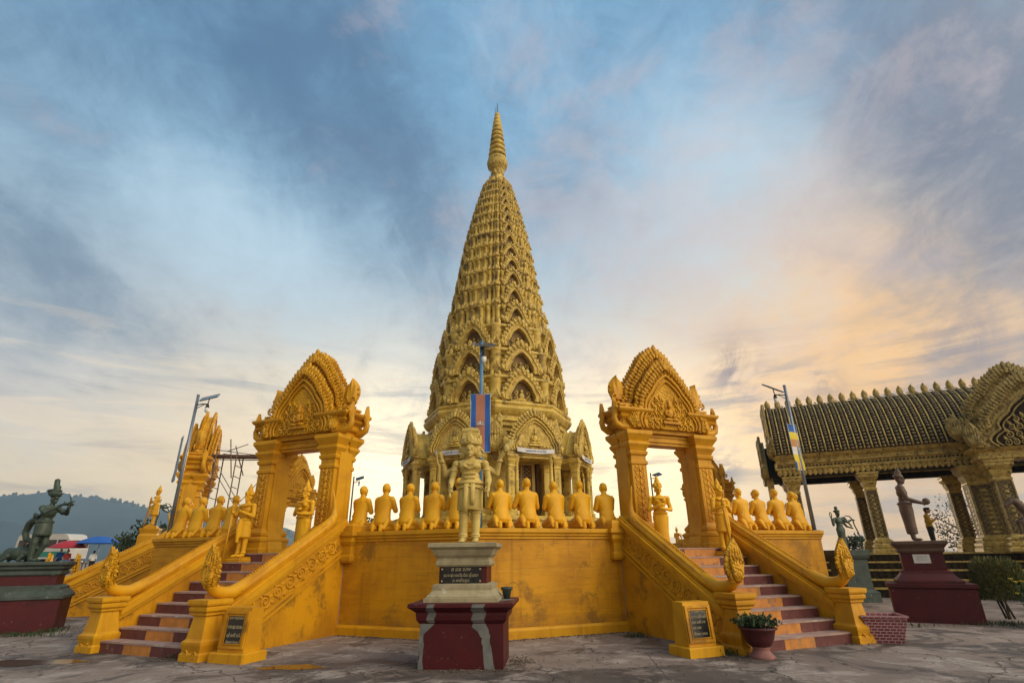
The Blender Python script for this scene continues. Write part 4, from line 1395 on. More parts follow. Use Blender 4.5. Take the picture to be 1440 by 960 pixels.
def build_guardian(female=False):
    mb = MB()
    H = 0.0
    for sx in (-1, 1):
        cap(mb, (sx * .085, 0, .06), (sx * .085, .01, .40), .048, .062)
        cap(mb, (sx * .085, .01, .40), (sx * .09, 0, .74), .066, .092)
        ell(mb, (sx * .09, -.06, .035), (.045, .11, .036), 10)
        for q in range(4): ell(mb, (sx * .09 + (q - 1.5) * .02, -.165, .022), (.012, .02, .014), 6)
        tube(mb, [(sx * .085 + .055 * math.cos(a), .055 * math.sin(a), .10) for a in np.linspace(0, 6.28, 9)], .016, 5)
    if female:
        lathe(mb, [(.13, .08), (.165, .1), (.15, .4), (.155, .7), (.16, .8), (.12, .9)], 16, M=S(1, .72, 1))
        for sx in (-1, 1): ell(mb, (sx * .075, -.09, 1.10), (.065, .06, .062), 10)
    else:
        lathe(mb, [(.15, .42), (.19, .44), (.175, .60), (.165, .78), (.15, .86), (.12, .9)], 16, M=S(1, .78, 1))
        tube(mb, [(0, -.14, .84), (0, -.17, .6), (0, -.15, .32)], [.05, .05, .035], 8)
    tube(mb, [(.155 * math.cos(a), .125 * math.sin(a), .83) for a in np.linspace(0, 6.28, 13)], .022, 6)
    ell(mb, (0, 0, .90), (.135, .105, .12), 14)
    ell(mb, (0, 0, 1.06), (.165, .115, .14), 14)
    ell(mb, (0, 0, 1.15), (.185, .10, .075), 14)
    tube(mb, [(.15 * math.cos(a), -.03 + .115 * math.sin(a), 1.19 - .05 * max(0, -math.sin(a))) for a in np.linspace(0, 6.28, 13)], .02, 6)
    cap(mb, (0, 0, 1.18), (0, -.01, 1.27), .055, .05)
    head(mb, (0, -.015, 1.345), .92)
    lathe(mb, [(.09, 1.39), (.105, 1.40), (.10, 1.44), (.075, 1.46), (.082, 1.49), (.06, 1.52), (.06, 1.55), (.03, 1.62), (.01, 1.68)], 14)
    for i in range(7): leaf(mb, .04, .07, .02, RZ(2 * PI * i / 7) @ T(0, -.095, 1.42))
    for sx in (-1, 1):
        ell(mb, (sx * .20, 0, 1.14), (.065, .065, .07), 10)
    if female:
        cap(mb, (-.205, 0, 1.12), (-.25, -.03, .90), .052, .045); cap(mb, (-.25, -.03, .90), (-.06, -.18, .98), .043, .032); hand(mb, (-.05, -.185, .985), (1, -.1, .3), (0, -1, .3), .9, .5)
        cap(mb, (.205, 0, 1.12), (.25, -.02, .90), .052, .045); cap(mb, (.25, -.02, .90), (.07, -.19, .90), .043, .032); hand(mb, (.06, -.195, .90), (-1, -.1, .2), (0, -1, .3), .9, .5)
    else:
        cap(mb, (-.205, 0, 1.12), (-.28, -.06, .92), .056, .048); cap(mb, (-.28, -.06, .92), (-.20, -.24, .98), .045, .034); hand(mb, (-.19, -.25, .98), (.7, -.5, .2), (-.6, -.6, .2), .9, 1.2)
        cap(mb, (.205, 0, 1.12), (.26, -.03, .90), .056, .048); cap(mb, (.26, -.03, .90), (.06, -.18, 1.00), .045, .034); hand(mb, (.05, -.185, 1.0), (-.9, -.1, .3), (0, -1, .3), .9, .5)
    body = fuse('body', mb, M_YPLAIN, .0115, 2)
    root = empty('guardian_statue' if not female else 'maiden_statue')
    put('body', body, None, root)
    mb = MB(); mould(mb, 0, 0, .22, .20, [(.03, -.10), (.03, -.05), (0, -.02), (0, .012)])
    put('base', mb, M_YCOAT, root)
    if not female:
        mb = MB(); tube(mb, [(-.14, -.33, -.10), (-.15, -.30, .5), (-.16, -.27, 1.02)], [.022, .026, .03], 8)
        lathe(mb, [(.03, 1.0), (.05, 1.03), (.03, 1.07), (.045, 1.1), (.01, 1.2)], 10, M=T(-.16, -.27, 0))
        put('staff', mb, M_YCOAT, root)
    return root


def place_guardians():
    z = .187 * 8 + .10
    g = build_guardian(False)
    g.location = fpos(-22.5, -.86, 12.78, z); g.rotation_euler = (0, 0, R(-22.5))
    tag(g, 'yellow standing guardian holding a staff at the outer pillar of the left front gate', 'statue', 'guardian statues with staffs')
    h = copy_tree(g); h.location = fpos(22.5, .86, 12.78, z); h.rotation_euler = (0, 0, R(22.5))
    tag(h, 'yellow standing guardian holding a staff at the outer pillar of the right front gate', 'statue', 'guardian statues with staffs')
    m = build_guardian(True)
    m.location = fpos(-22.5, .86, 12.72, z); m.rotation_euler = (0, 0, R(-22.5))
    tag(m, 'yellow standing maiden with folded arms in the opening of the left front gate', 'statue', 'maiden statues')
    n = copy_tree(m); n.location = fpos(22.5, -.86, 12.72, z); n.rotation_euler = (0, 0, R(22.5) - .35)
    tag(n, 'yellow standing maiden with folded arms in the opening of the right front gate', 'statue', 'maiden statues')
    for i, (x, y, lab) in enumerate(((9.85, 7.0, 'small far yellow crowned figure seen through the right front gate'), (10.7, 6.9, 'small far yellow crowned figure close beside its twin beyond the right front gate'))):
        c = copy_tree(g); c.location = (x, y, 1.75); c.scale = (.75,) * 3; c.rotation_euler = (0, 0, 2.2 + i)
        tag(c, lab, 'statue', 'far figures behind the terrace')
        mb = MB(); mould(mb, 0, 0, .35, .35, [(.05, -2.2), (.05, -.3), (0, -.25), (.05, -.14), (.05, -.10)])
        put('plinth', mb, M_YCOAT, c)
    c = copy_tree(g); c.location = (-14.55, -1.2, 2.9); c.scale = (1.0,) * 3; c.rotation_euler = (0, 0, -1.2)
    tag(c, 'yellow figure with a staff standing behind the lamp pole at the far left stair', 'statue')
    mb = MB(); mould(mb, 0, 0, .3, .3, [(.05, -2.95), (.05, -.4), (0, -.3), (.05, -.14), (.05, -.10)])
    put('plinth', mb, M_YCOAT, c)


def build_brahma():
    px, py = -.03, -15.13
    # ---- lower red block, upper stone pedestal
    rot = R(-4)
    root = empty('statue_pedestal', (px - .02, -15.22, 0), rot)
    tag(root, 'dark red block with grey cement mends under a stepped stone pedestal, front centre', 'pedestal')
    mb = MB()
    mould(mb, 0, 0, .64, .50, [(.0, -.04), (.0, .62)])
    blk = put('red_block', mb, M_RED, root)
    mb = MB()
    mould(mb, 0, 0, .64, .50, [(.003, .605), (.02, .62), (.05, .66), (.06, .72), (.06, .76), (.11, .80), (.17, .84), (.17, .885), (.15, .895)])
    lip = put('cap_moulding', mb, M_RED, root)
    # cement mends: irregular patches lying on the paint
    def patch(pts, y, parent, axis='y'):
        mb_ = MB()
        extrude_xz(mb_, pts, y - .004, y + .002)
        put('cement_mend', mb_, M_MEND, parent)
    rnd = random.Random(8)
    def strip(x0, x1, z0, z1, lean, n=9):
        l = []; r_ = []
        for i in range(n + 1):
            u = i / n; z = z0 + (z1 - z0) * u
            l.append((x0 + lean * u + rnd.uniform(-.012, .012), z)); r_.append((x1 + lean * u + rnd.uniform(-.014, .014), z))
        return l + r_[::-1]
    patch(strip(-.636, -.575, -.02, .50, 0), -.50, blk)
    patch([(-.636, .45), (-.58, .46), (-.50, .53), (-.42, .60), (-.44, .615), (-.636, .615)], -.5025, blk)
    patch(strip(.37, .50, -.02, .46, -.07), -.50, blk)
    patch([(.30, .42), (.43, .40), (.42, .52), (.36, .615), (.18, .615), (.16, .56), (.25, .5)], -.5025, blk)
    # mends across the cap
    for xa, xb in ((-.52, -.40), (.17, .37)):
        mb = MB()
        prof = [(-.5055, .61), (-.5225, .622), (-.5525, .662), (-.5625, .72), (-.5625, .757), (-.6125, .797), (-.6725, .838), (-.6725, .886)]
        vs = [(xa + .02 * math.sin(i * 2.1), y, z) for i, (y, z) in enumerate(prof)] + [(xb + .02 * math.cos(i * 1.7), y, z) for i, (y, z) in enumerate(prof)]
        vs += [(x, y + .01, z) for x, y, z in vs]
        n = len(prof)
        fs = []
        for i in range(n - 1):
            fs += [(i, n + i, n + i + 1, i + 1), (2 * n + i, 2 * n + i + 1, 3 * n + i + 1, 3 * n + i), (i, i + 1, 2 * n + i + 1, 2 * n + i), (n + i, 3 * n + i, 3 * n + i + 1, n + i + 1)]
        mb.add(vs, fs)
        put('cement_mend', mb, M_MEND, lip)
    mb = MB()
    b = blob(-.05, 0, .62, .5, 4, 36, .8985)
    b = [(max(-.79, min(.79, x)), max(-.65, min(.65, y)), z) for x, y, z in b]
    mb.add(b + [(x, y, z - .006) for x, y, z in b], [tuple(range(36))] + [(i, i + 36, (i + 1) % 36 + 36, (i + 1) % 36) for i in range(36)])
    put('cement_mend', mb, M_MEND, lip)
    mb = MB()
    mould(mb, -.03, .06, .385, .34, [(.20, .895), (.20, .95), (.165, .955), (.165, .975), (.12, 1.02), (.085, 1.06), (.09, 1.10), (.09, 1.135), (.03, 1.155)])
    put('stone_base', mb, M_SAND, root)
    mb = MB()
    mould(mb, -.03, .06, .385, .34, [(0, 1.14), (0, 1.42)])
    neck = put('pedestal_neck', mb, M_RED, root)
    mb = MB()
    mould(mb, -.03, .06, .385, .34, [(.03, 1.405), (.05, 1.43), (.05, 1.48), (.03, 1.50), (.03, 1.53), (.075, 1.575), (.10, 1.63), (.11, 1.66), (.17, 1.70), (.17, 1.755), (.14, 1.765)])
    put('stone_cap', mb, M_SAND, root)
    mb = MB()
    n = 8; w, h, c = .33, .125, .05
    pts = [(-w + c, -h), (w - c, -h), (w, -h + c), (w, h - c), (w - c, h), (-w + c, h), (-w, h - c), (-w, -h + c)]
    extrude_xz(mb, pts, -.014, .006)
    sl = put('inscription_plate', mb, M_SLAB, neck, (-.055, -.29, 1.28))
    lettering([('ព រះព រហម', .06, .075, None), ('លោក ស៊ុន ហេង និង ភរិយា សូរី ណារេត', -.025, .062, None), ('ព រមទាំងកូន', -.10, .06, None)], .1, .56, M_LETTER, sl, T(0, -.0145, 0))
    mb = MB()
    for sx in (-1, 1):
        for sz in (-1, 1):
            box(mb, sx * .31 - .012, sx * .31 + .012, -.018, -.013, sz * .088 - .012, sz * .088 + .012)
    put('corner_stud', mb, M_LETTER, sl)

    # ---- the statue
    st = empty('four_faced_statue', (px, -15.17, 1.766), R(-2))
    tag(st, 'beige four-faced standing deity statue with raised hands on the central pedestal', 'statue')
    mb = MB()
    for sx in (-1, 1):
        cap(mb, (sx * .105, 0, .07), (sx * .105, .01, .34), .058, .082); cap(mb, (sx * .105, .01, .34), (sx * .11, 0, .62), .078, .09)
        cap(mb, (sx * .11, 0, .6), (sx * .10, 0, .95), .10, .12)
        ell(mb, (sx * .115, -.07, .042), (.055, .13, .042), 10)
        for q in range(5): ell(mb, (sx * .115 + (q - 2) * .022, -.195 + abs(q - 1.5) * .008, .024), (.013, .024, .017), 6)
        for zz in (.10, .13, .50): tube(mb, [(sx * .106 + (.068 + .02 * (zz > .3)) * math.cos(a), (.068 + .02 * (zz > .3)) * math.sin(a), zz) for a in np.linspace(0, 6.28, 11)], .016, 5)
    ell(mb, (0, 0, 1.00), (.20, .145, .13), 16); ell(mb, (0, -.01, 1.10), (.165, .130, .13), 16)
    ell(mb, (0, 0, 1.25), (.20, .145, .14), 16); ell(mb, (0, 0, 1.35), (.25, .115, .07), 16)
    for sx in (-1, 1): ell(mb, (sx * .10, -.09, 1.275), (.10, .07, .07), 12)
    ell(mb, (0, -.132, 1.07), (.12, .03, .03), 10); ell(mb, (0, -.135, 1.145), (.13, .03, .03), 10)
    tube(mb, [(-.20, -.06, 1.36), (-.10, -.155, 1.27), (0, -.175, 1.215), (.10, -.155, 1.27), (.20, -.06, 1.36)], .016, 6)
    tube(mb, [(-.15, -.06, 1.38), (-.06, -.135, 1.32), (0, -.15, 1.30), (.06, -.135, 1.32), (.15, -.06, 1.38)], .014, 6)
    cap(mb, (0, 0, 1.38), (0, 0, 1.50), .085, .085)
    for k in range(4):
        old = mb.M; mb.M = RZ(k * PI / 2)
        head(mb, (0, -.095, 1.56), 1.15, 0, ears=True)
        mb.M = old
    ell(mb, (0, 0, 1.59), (.12, .12, .12), 14)
    for sx in (-1, 1):
        ell(mb, (sx * .255, 0, 1.32), (.075, .08, .078), 12)
        cap(mb, (sx * .265, 0, 1.31), (sx * .325, -.01, 1.04), .066, .056)
        tube(mb, [(sx * .285 + .066 * math.cos(a), .066 * math.sin(a), 1.21) for a in np.linspace(0, 6.28, 11)], .016, 5)
        cap(mb, (sx * .325, -.01, 1.04), (sx * .325, -.15, .93), .060, .046)
        hand(mb, (sx * .325, -.16, .915), (0, -.35, -.9), (sx, -.2, 0), 1.15, 1.5, -sx)
        # raised rear arms
        cap(mb, (sx * .23, .10, 1.30), (sx * .46, .11, 1.16), .065, .055)
        cap(mb, (sx * .46, .11, 1.16), (sx * .53, .02, 1.42), .054, .040)
        tube(mb, [(sx * .522 + .054 * math.cos(a), .035 + .054 * math.sin(a), 1.37) for a in np.linspace(0, 6.28, 11)], .014, 5)
    hand(mb, (-.535, .01, 1.44), (-.25, -.1, .9), (0, 1, .2), 1.15, .7, 1)
    hand(mb, (.54, .01, 1.44), (.55, -.1, .8), (0, 1, .2), 1.25, .35, -1)
    body = fuse('body', mb, M_STAT, .0078, 2)
    put('body', body, None, st)
    mb = MB()
    rings(mb, [[(w_ * math.cos(a) * 1.0, d_ * math.sin(a), z + .012 * math.sin(3 * a)) for a in np.linspace(0, 2 * PI, 28, endpoint=False)] for w_, d_, z in ((.212, .16, .53), (.222, .17, .545), (.222, .168, .75), (.22, .16, .95), (.212, .155, 1.0), (.20, .15, 1.03))], 0, True)
    tube(mb, [(.225 * math.cos(a), .165 * math.sin(a), .985) for a in np.linspace(0, 2 * PI, 25)], .026, 6)
    tube(mb, [(.235 * math.cos(a), .175 * math.sin(a), .90 - .02 * math.cos(2 * a)) for a in np.linspace(0, 2 * PI, 25)], .018, 6)
    tube(mb, [(-.05, -.165, .96), (-.06, -.185, .75), (-.07, -.185, .50)], [.05, .04, .05], 8, flat=.5); tube(mb, [(.06, -.165, .96), (.06, -.185, .75), (.07, -.19, .62)], [.045, .04, .045], 8, flat=.5)
    for i in range(9): tube(mb, [(-.2 + .05 * i, -.152 + abs(i - 4) * .012, .93), (-.205 + .051 * i, -.163 + abs(i - 4) * .014, .55)], .007, 5)
    put('waist_cloth', mb, M_STAT, st)
    mb = MB()
    lathe(mb, [(.155, 1.645), (.19, 1.66), (.195, 1.70), (.17, 1.715), (.175, 1.74), (.15, 1.745)], 22)
    mould(mb, 0, 0, .135, .135, [(.0, 1.735), (.012, 1.76), (.012, 1.79), (.0, 1.80), (.0, 1.87), (.015, 1.89), (.015, 1.93), (.0, 1.945)])
    for k in range(4):
        B = RZ(k * PI / 2)
        leaf(mb, .15, .15, .03, B @ T(0, -.175, 1.69))
        for q in (-1, 1): leaf(mb, .09, .09, .02, B @ RZ(q * .55) @ T(0, -.18, 1.69))
        box(mb, -.05, .05, -.15, -.13, -.05, .05, 0, B @ T(0, 0, 1.84) @ RY(PI / 4))
        mould(mb, 0, 0, .06, .02, [(0, 1.945), (.0, 1.96), (-.03, 1.97)], M=B @ T(0, -.10, 0))
    put('crown', mb, M_STAT, st)
    for sx in (-1, 1):
        mb = MB()
        lathe(mb, [(.014, .72), (.026, .74), (.018, .78), (.02, .95), (.028, .97), (.014, 1.0)], 8, M=T(sx * .325, -.215, 0))
        put('baton', mb, M_STAT, st)
    mb = MB()
    for i in range(16):
        a = i * .39
        ell(mb, (-.58 - .03 * math.sin(a), -.03, 1.56 - .03 * i), (.02, .02, .02), 6)
    put('bead_string', mb, M_STAT, st)
    mb = MB()
    leaf(mb, .12, .26, .05, T(.63, -.02, 1.54) @ RY(.6)); ell(mb, (.65, -.03, 1.59), (.06, .05, .08), 8)
    put('lotus_bud', mb, M_STAT, st)
    # small grey bucket left on the block
    mb = MB()
    lathe(mb, [(.055, 0), (.075, .12), (.085, .13), (.10, .14), (.10, .175), (.085, .176), (.07, .13)], 16)
    o = put('pot', mb, M_GPED, None, (.60, -15.05, .90)); tag(o, 'small grey green pot with a dark rim standing on the red block', 'pot')
    mb = MB(); lathe(mb, [(.001, .128), (.075, .13), (.06, .14), (.001, .15)], 12); put('soil', mb, M_BARK, o)


def build_plaques():
    rows = [('សូមគោរព រូបសំណាក', .17, .06, None), ('លោក ឈុន ហេង អនក', .03, .075, None), ('សូរី ណាវី ផានី', -.09, .065, None), ('បរិចចាគ ២០១៨', -.185, .055, None)]
    rows2 = [('បវរ រាជធានី ភំពេញ', .185, .055, -.17), ('លោក ឈិន សារី', .10, .055, -.17), ('អនក ណារី រតន', .02, .055, -.17), ('សុខ ហេង', -.06, .055, -.17), ('បរិចចាគ ១០០០', -.15, .055, -.17)]
    for phi, x, r_, rw, lab in ((-22.5, 2.08, 15.12, rows, 'yellow stand with a black inscribed slab beside the left naga staircase'), (22.5, -2.17, 15.02, rows2, 'yellow stand with a black inscribed slab next to the potted bowl plant')):
        root = empty('inscription_stand', fpos(phi, x, r_), R(phi) + (.04 if phi < 0 else .0)); root.scale = (.87, .9, 1.0)
        tag(root, lab, 'plaque stand', 'inscription stands by the stairs')
        mb = MB(); mould(mb, 0, 0, .40, .30, [(0, -.04), (0, .13), (-.015, .145)])
        put('base', mb, M_YCOAT, root)
        mb = MB()
        extrude_yz(mb, [(-.20, .14), (.20, .14), (.16, .80), (-.13, .80)], -.315, .315)
        b = put('body', mb, M_YCOAT, root)
        mb = MB(); tilt = math.atan2(.07, .66)
        for xa, xb, za, zb in ((-.30, .30, .56, .60), (-.30, .30, .05, .09), (-.30, -.24, .09, .56), (.24, .30, .09, .56)):
            box(mb, xa, xb, -.03, .004, za, zb)
        for xa, xb, za, zb in ((-.215, .215, .525, .54), (-.215, .215, .105, .12), (-.215, -.20, .12, .525), (.20, .215, .12, .525)):
            box(mb, xa, xb, -.022, .004, za, zb)
        f = put('frame', mb, M_YEL, root); f.location = (0, -.199, .15); f.rotation_euler = (-tilt, 0, 0)
        mb = MB(); box(mb, -.198, .198, -.008, .003, .122, .523)
        s_ = put('slab', mb, M_SLAB, root); s_.location = (0, -.199, .15); s_.rotation_euler = (-tilt, 0, 0)
        lettering([(a, z + .31, sz, xx) for a, z, sz, xx in rw], .1, .36, M_LETTER, s_, T(0, -.0095, 0))


def build_bowl_plant():
    root = empty('potted_plant', (4.68, -15.05, 0)); root.scale = (.80, .80, .86)
    tag(root, 'dark red bowl on a faded pink foot planted with trailing green leaves', 'potted plant')
    mb = MB()
    lathe(mb, [(.24, -.03), (.25, .03), (.22, .06), (.17, .10), (.155, .16), (.19, .20)], 28)
    put('foot', mb, M_FOOT, root)
    mb = MB()
    lathe(mb, [(.17, .18), (.22, .22), (.28, .32), (.325, .46), (.37, .48), (.37, .505), (.33, .51), (.30, .47)], 32)
    put('bowl', mb, M_BOWL, root)
    mb = MB(); lathe(mb, [(.30, .46), (.30, .475)], 24); put('soil', mb, M_BARK, root)
    rnd = random.Random(11)
    mb = MB()
    for i in range(150):
        a = rnd.uniform(0, 6.28); r0 = rnd.uniform(0, .27); L = rnd.uniform(.12, .30)
        x, y = r0 * math.cos(a), r0 * math.sin(a)
        out = rnd.uniform(.3, 1.1)
        p = [(x, y, .48), (x + math.cos(a) * L * out * .5, y + math.sin(a) * L * out * .5, .48 + L * .55), (x + math.cos(a) * L * out, y + math.sin(a) * L * out, .48 + L * (.75 if out < .7 else .30))]
        tube(mb, p, [.004, .004, .002], 4, 0)
        for k in range(7):
            u = (k + 1) / 7
            q = Vector(p[1]).lerp(Vector(p[2]), u)
            leaf(mb, .030, .06, .004, T(*q) @ RZ(rnd.uniform(0, 6.28)) @ RX(rnd.uniform(-1.2, 1.2)), rnd.choice((0, 0, 1)))
    for i in range(9):
        a = rnd.uniform(0, 6.28)
        tube(mb, [(0.05 * math.cos(a), .05 * math.sin(a), .5), (.15 * math.cos(a) - .03, .15 * math.sin(a), .65), (.24 * math.cos(a) - .05, .24 * math.sin(a), .70 + rnd.uniform(-.05, .06))], [.012, .018, .003], 5, 0, flat=.4)
    put('foliage', mb, [M_LEAF, M_LEAFD], root)


def build_planter():
    root = empty('brick_planter', (7.62, -13.52, 0), R(-18))
    tag(root, 'square planter painted with a pink brick pattern, flaring upward, near the hall pedestal', 'planter')
    bm_ = brick_mat()
    mb = MB()
    rings(mb, [[(-h, -h, z), (h, -h, z), (h, h, z), (-h, h, z)] for h, z in ((.24, -.03), (.36, .42), (.385, .42), (.385, .46), (.33, .46), (.31, .38))], 0)
    put('box', mb, bm_, root)
    mb = MB(); box(mb, -.315, .315, -.315, .315, .35, .385); put('soil', mb, M_BARK, root)


# ---- figures at the sides
def crownlet(mb, c, s=1.0):
    lathe(mb, [(.10, 0), (.125, .02), (.14, .07), (.135, .09), (.07, .095), (.065, .14), (.075, .22), (.05, .26)], 12, M=T(*c) @ S(s))


def bowman():
    mb = MB()
    # faces +x; built facing -y then turned
    cap(mb, (-.10, .03, .06), (-.12, .02, .45), .06, .075); cap(mb, (-.12, .02, .45), (-.09, .04, .88), .085, .12)
    cap(mb, (.10, .16, .06), (.13, -.02, .42), .06, .08); cap(mb, (.13, -.02, .42), (.09, .06, .88), .085, .12)
    for sx, y in ((-1, .03), (1, .16)): ell(mb, (sx * .11, y - .08, .04), (.055, .13, .04), 8)
    lathe(mb, [(.20, .62), (.22, .66), (.20, .85), (.17, 1.0), (.14, 1.06)], 16, M=S(1, .85, 1))
    ell(mb, (0, .02, 1.02), (.16, .13, .14), 12); ell(mb, (0, -.02, 1.20), (.19, .14, .17), 12); ell(mb, (0, -.03, 1.33), (.22, .12, .08), 12)
    cap(mb, (0, -.03, 1.36), (0, -.06, 1.48), .065, .06)
    head(mb, (0, -.08, 1.56), 1.1)
    crownlet(mb, (0, -.06, 1.62), 1.15); lathe(mb, [(.12, 1.66), (.17, 1.78), (.165, 1.80), (.08, 1.82)], 12)
    lathe(mb, [(.075, 0), (.08, .03), (.062, .06), (.07, .10), (.066, .26), (.05, .29), (.02, .30)], 12, M=T(0, -.03, 1.80) @ RX(-.18))
    for sx in (-1, 1):
        ell(mb, (sx * .225, -.03, 1.31), (.08, .08, .085), 10)
        cap(mb, (sx * .23, -.03, 1.30), (sx * .30, -.26, 1.20), .068, .058)
        cap(mb, (sx * .30, -.26, 1.20), (sx * .12, -.50, 1.38), .055, .04)
        hand(mb, (sx * .11, -.51, 1.385), (-sx * .2, -.9, .3), (0, .2, 1), 1.1, .3, sx)
        tube(mb, [(sx * .27 + .075 * math.cos(a), -.15, 1.25 + .075 * math.sin(a)) for a in np.linspace(0, 6.28, 9)], .018, 5)
    tube(mb, [(.20 * math.cos(a), .02 + .16 * math.sin(a), .98) for a in np.linspace(0, 6.28, 13)], .03, 6)
    # sash ends and looping tail
    tube(mb, [(0, .16, 1.02), (0, .34, 1.05), (0, .52, .95), (0, .58, .72), (0, .48, .55), (0, .28, .50), (.02, .12, .42), (.02, .06, .3)], [.09, .11, .10, .085, .075, .06, .05, .03], 8)
    tube(mb, [(.1, .15, 1.15), (.12, .30, 1.22), (.05, .42, 1.12)], [.05, .06, .02], 8); tube(mb, [(-.1, .15, 1.10), (-.12, .28, 1.17), (-.05, .36, 1.06)], [.05, .05, .02], 8)
    for k in range(6): ell(mb, (.1 * math.cos(k), -.62 + .02 * k, 1.42 + .03 * math.sin(k * 2)), .035, 6)
    tube(mb, [(.0, -.5, 1.40), (0, -.66, 1.46), (0, -.80, 1.49)], [.04, .03, .012], 6)
    return fuse('body', mb, M_VERD, .013, 2)


def beast():
    mb = MB()
    ell(mb, (0, 0, .20), (.17, .30, .17), 12); ell(mb, (0, -.22, .20), (.14, .18, .16), 10); ell(mb, (0, -.36, .14), (.09, .13, .09), 10)
    for sx in (-1, 1):
        cap(mb, (sx * .14, .15, .14), (sx * .17, .1, .05), .07, .05); cap(mb, (sx * .13, -.2, .14), (sx * .15, -.3, .04), .06, .045)
        ell(mb, (sx * .06, -.34, .24), (.03, .03, .03), 6)
    tube(mb, [(0, .26, .22), (0, .38, .32), (0, .36, .52), (0, .30, .62)], [.10, .09, .08, .03], 8)
    for k in range(5): leaf(mb, .10, .16, .04, T(0, -.05 + .09 * k, .30))
    return fuse('beast', mb, M_VERD, .013, 2)


def moulded_pedestal(name, loc, rz, hx, hy, label, mats, lower=.62):
    """tall plinth: broad lower block, moulded base, coloured waist, moulded top; total height 1"""
    root = empty(name, loc, rz)
    tag(root, label, 'pedestal')
    return root


def build_left_statue():
    root = empty('statue_pedestal', (-11.36, -10.30, 0), R(28)); root.scale = (.94, .94, 1)
    tag(root, 'dark red and grey green pedestal carrying the green bowman at the far left', 'pedestal')
    mb = MB(); mould(mb, 0, 0, .80, .66, [(.04, -.05), (.04, .70)]); put('red_block', mb, M_RED, root)
    mb = MB(); mould(mb, 0, 0, .80, .66, [(.05, .703), (.09, .72), (.09, .78), (.04, .84), (-.02, .90), (-.06, .92), (-.06, .97), (-.12, 1.0), (-.16, 1.02)]); put('base_moulding', mb, M_GPED, root)
    mb = MB(); mould(mb, 0, 0, .80, .66, [(-.20, 1.01), (-.20, 1.25)]); put('pedestal_neck', mb, M_RED, root)
    mb = MB(); mould(mb, 0, 0, .80, .66, [(-.17, 1.24), (-.14, 1.27), (-.14, 1.33), (-.17, 1.35), (-.10, 1.40), (-.10, 1.44), (-.03, 1.49), (-.03, 1.55), (-.06, 1.56)]); put('top_moulding', mb, M_GPED, root)
    st = empty('bowman_statue', (-11.36, -10.42, 1.56), R(78))
    tag(st, 'dark green crowned bowman statue with looping tail on the far left pedestal', 'statue')
    st.scale = (.95, .95, .97)
    put('body', bowman(), None, st)
    b = put('makara', beast(), None, st, (.05, .62, 0), (0, 0, PI + .4))
    # bow in the hands
    mb = MB()
    tube(mb, [(0, -.58, 1.62), (0, -.66, 1.5), (0, -.62, 1.36), (0, -.70, 1.2)], [.012, .02, .022, .01], 6)
    put('bow', mb, M_VERD, st)


def build_archer():
    """slender green figure with a big bow, right of the terrace"""
    mb = MB()
    for sx in (-1, 1):
        cap(mb, (sx * .07, 0, .05), (sx * .075, .01, .36), .045, .06); cap(mb, (sx * .075, .01, .36), (sx * .08, 0, .68), .06, .085)
        ell(mb, (sx * .08, -.06, .03), (.04, .1, .03), 8)
    lathe(mb, [(.10, .04), (.14, .06), (.13, .4), (.15, .62), (.135, .76), (.10, .82)], 14, M=S(1, .75, 1))
    ell(mb, (0, 0, .82), (.12, .10, .10), 12); ell(mb, (0, 0, .95), (.15, .11, .13), 12); ell(mb, (0, 0, 1.03), (.18, .09, .07), 12)
    cap(mb, (0, 0, 1.06), (0, -.01, 1.14), .05, .045)
    head(mb, (0, -.02, 1.21), .85); crownlet(mb, (0, 0, 1.25), .8)
    cap(mb, (-.19, 0, 1.02), (-.27, -.02, .82), .05, .042); cap(mb, (-.27, -.02, .82), (-.33, -.05, 1.0), .04, .03); hand(mb, (-.33, -.05, 1.02), (0, 0, 1), (-1, 0, 0), .8, .5)
    tube(mb, [(-.33 + .07 * math.cos(a) * .6, -.05, 1.16 + .09 * math.sin(a)) for a in np.linspace(0, 6.28, 13)], .018, 6)
    cap(mb, (.19, 0, 1.02), (.34, -.02, .92), .05, .042); cap(mb, (.34, -.02, .92), (.50, -.08, 1.0), .04, .03); hand(mb, (.51, -.08, 1.0), (1, -.2, 0), (0, 0, 1), .8, 1.0)
    cap(mb, (.17, .05, 1.04), (.32, .05, 1.08), .045, .04); cap(mb, (.32, .05, 1.08), (.50, 0, .80), .035, .028)
    cap(mb, (.17, .03, .96), (.33, .03, .78), .045, .04); cap(mb, (.33, .03, .78), (.52, -.02, .72), .035, .028)
    return fuse('body', mb, M_VERD, .012, 2)


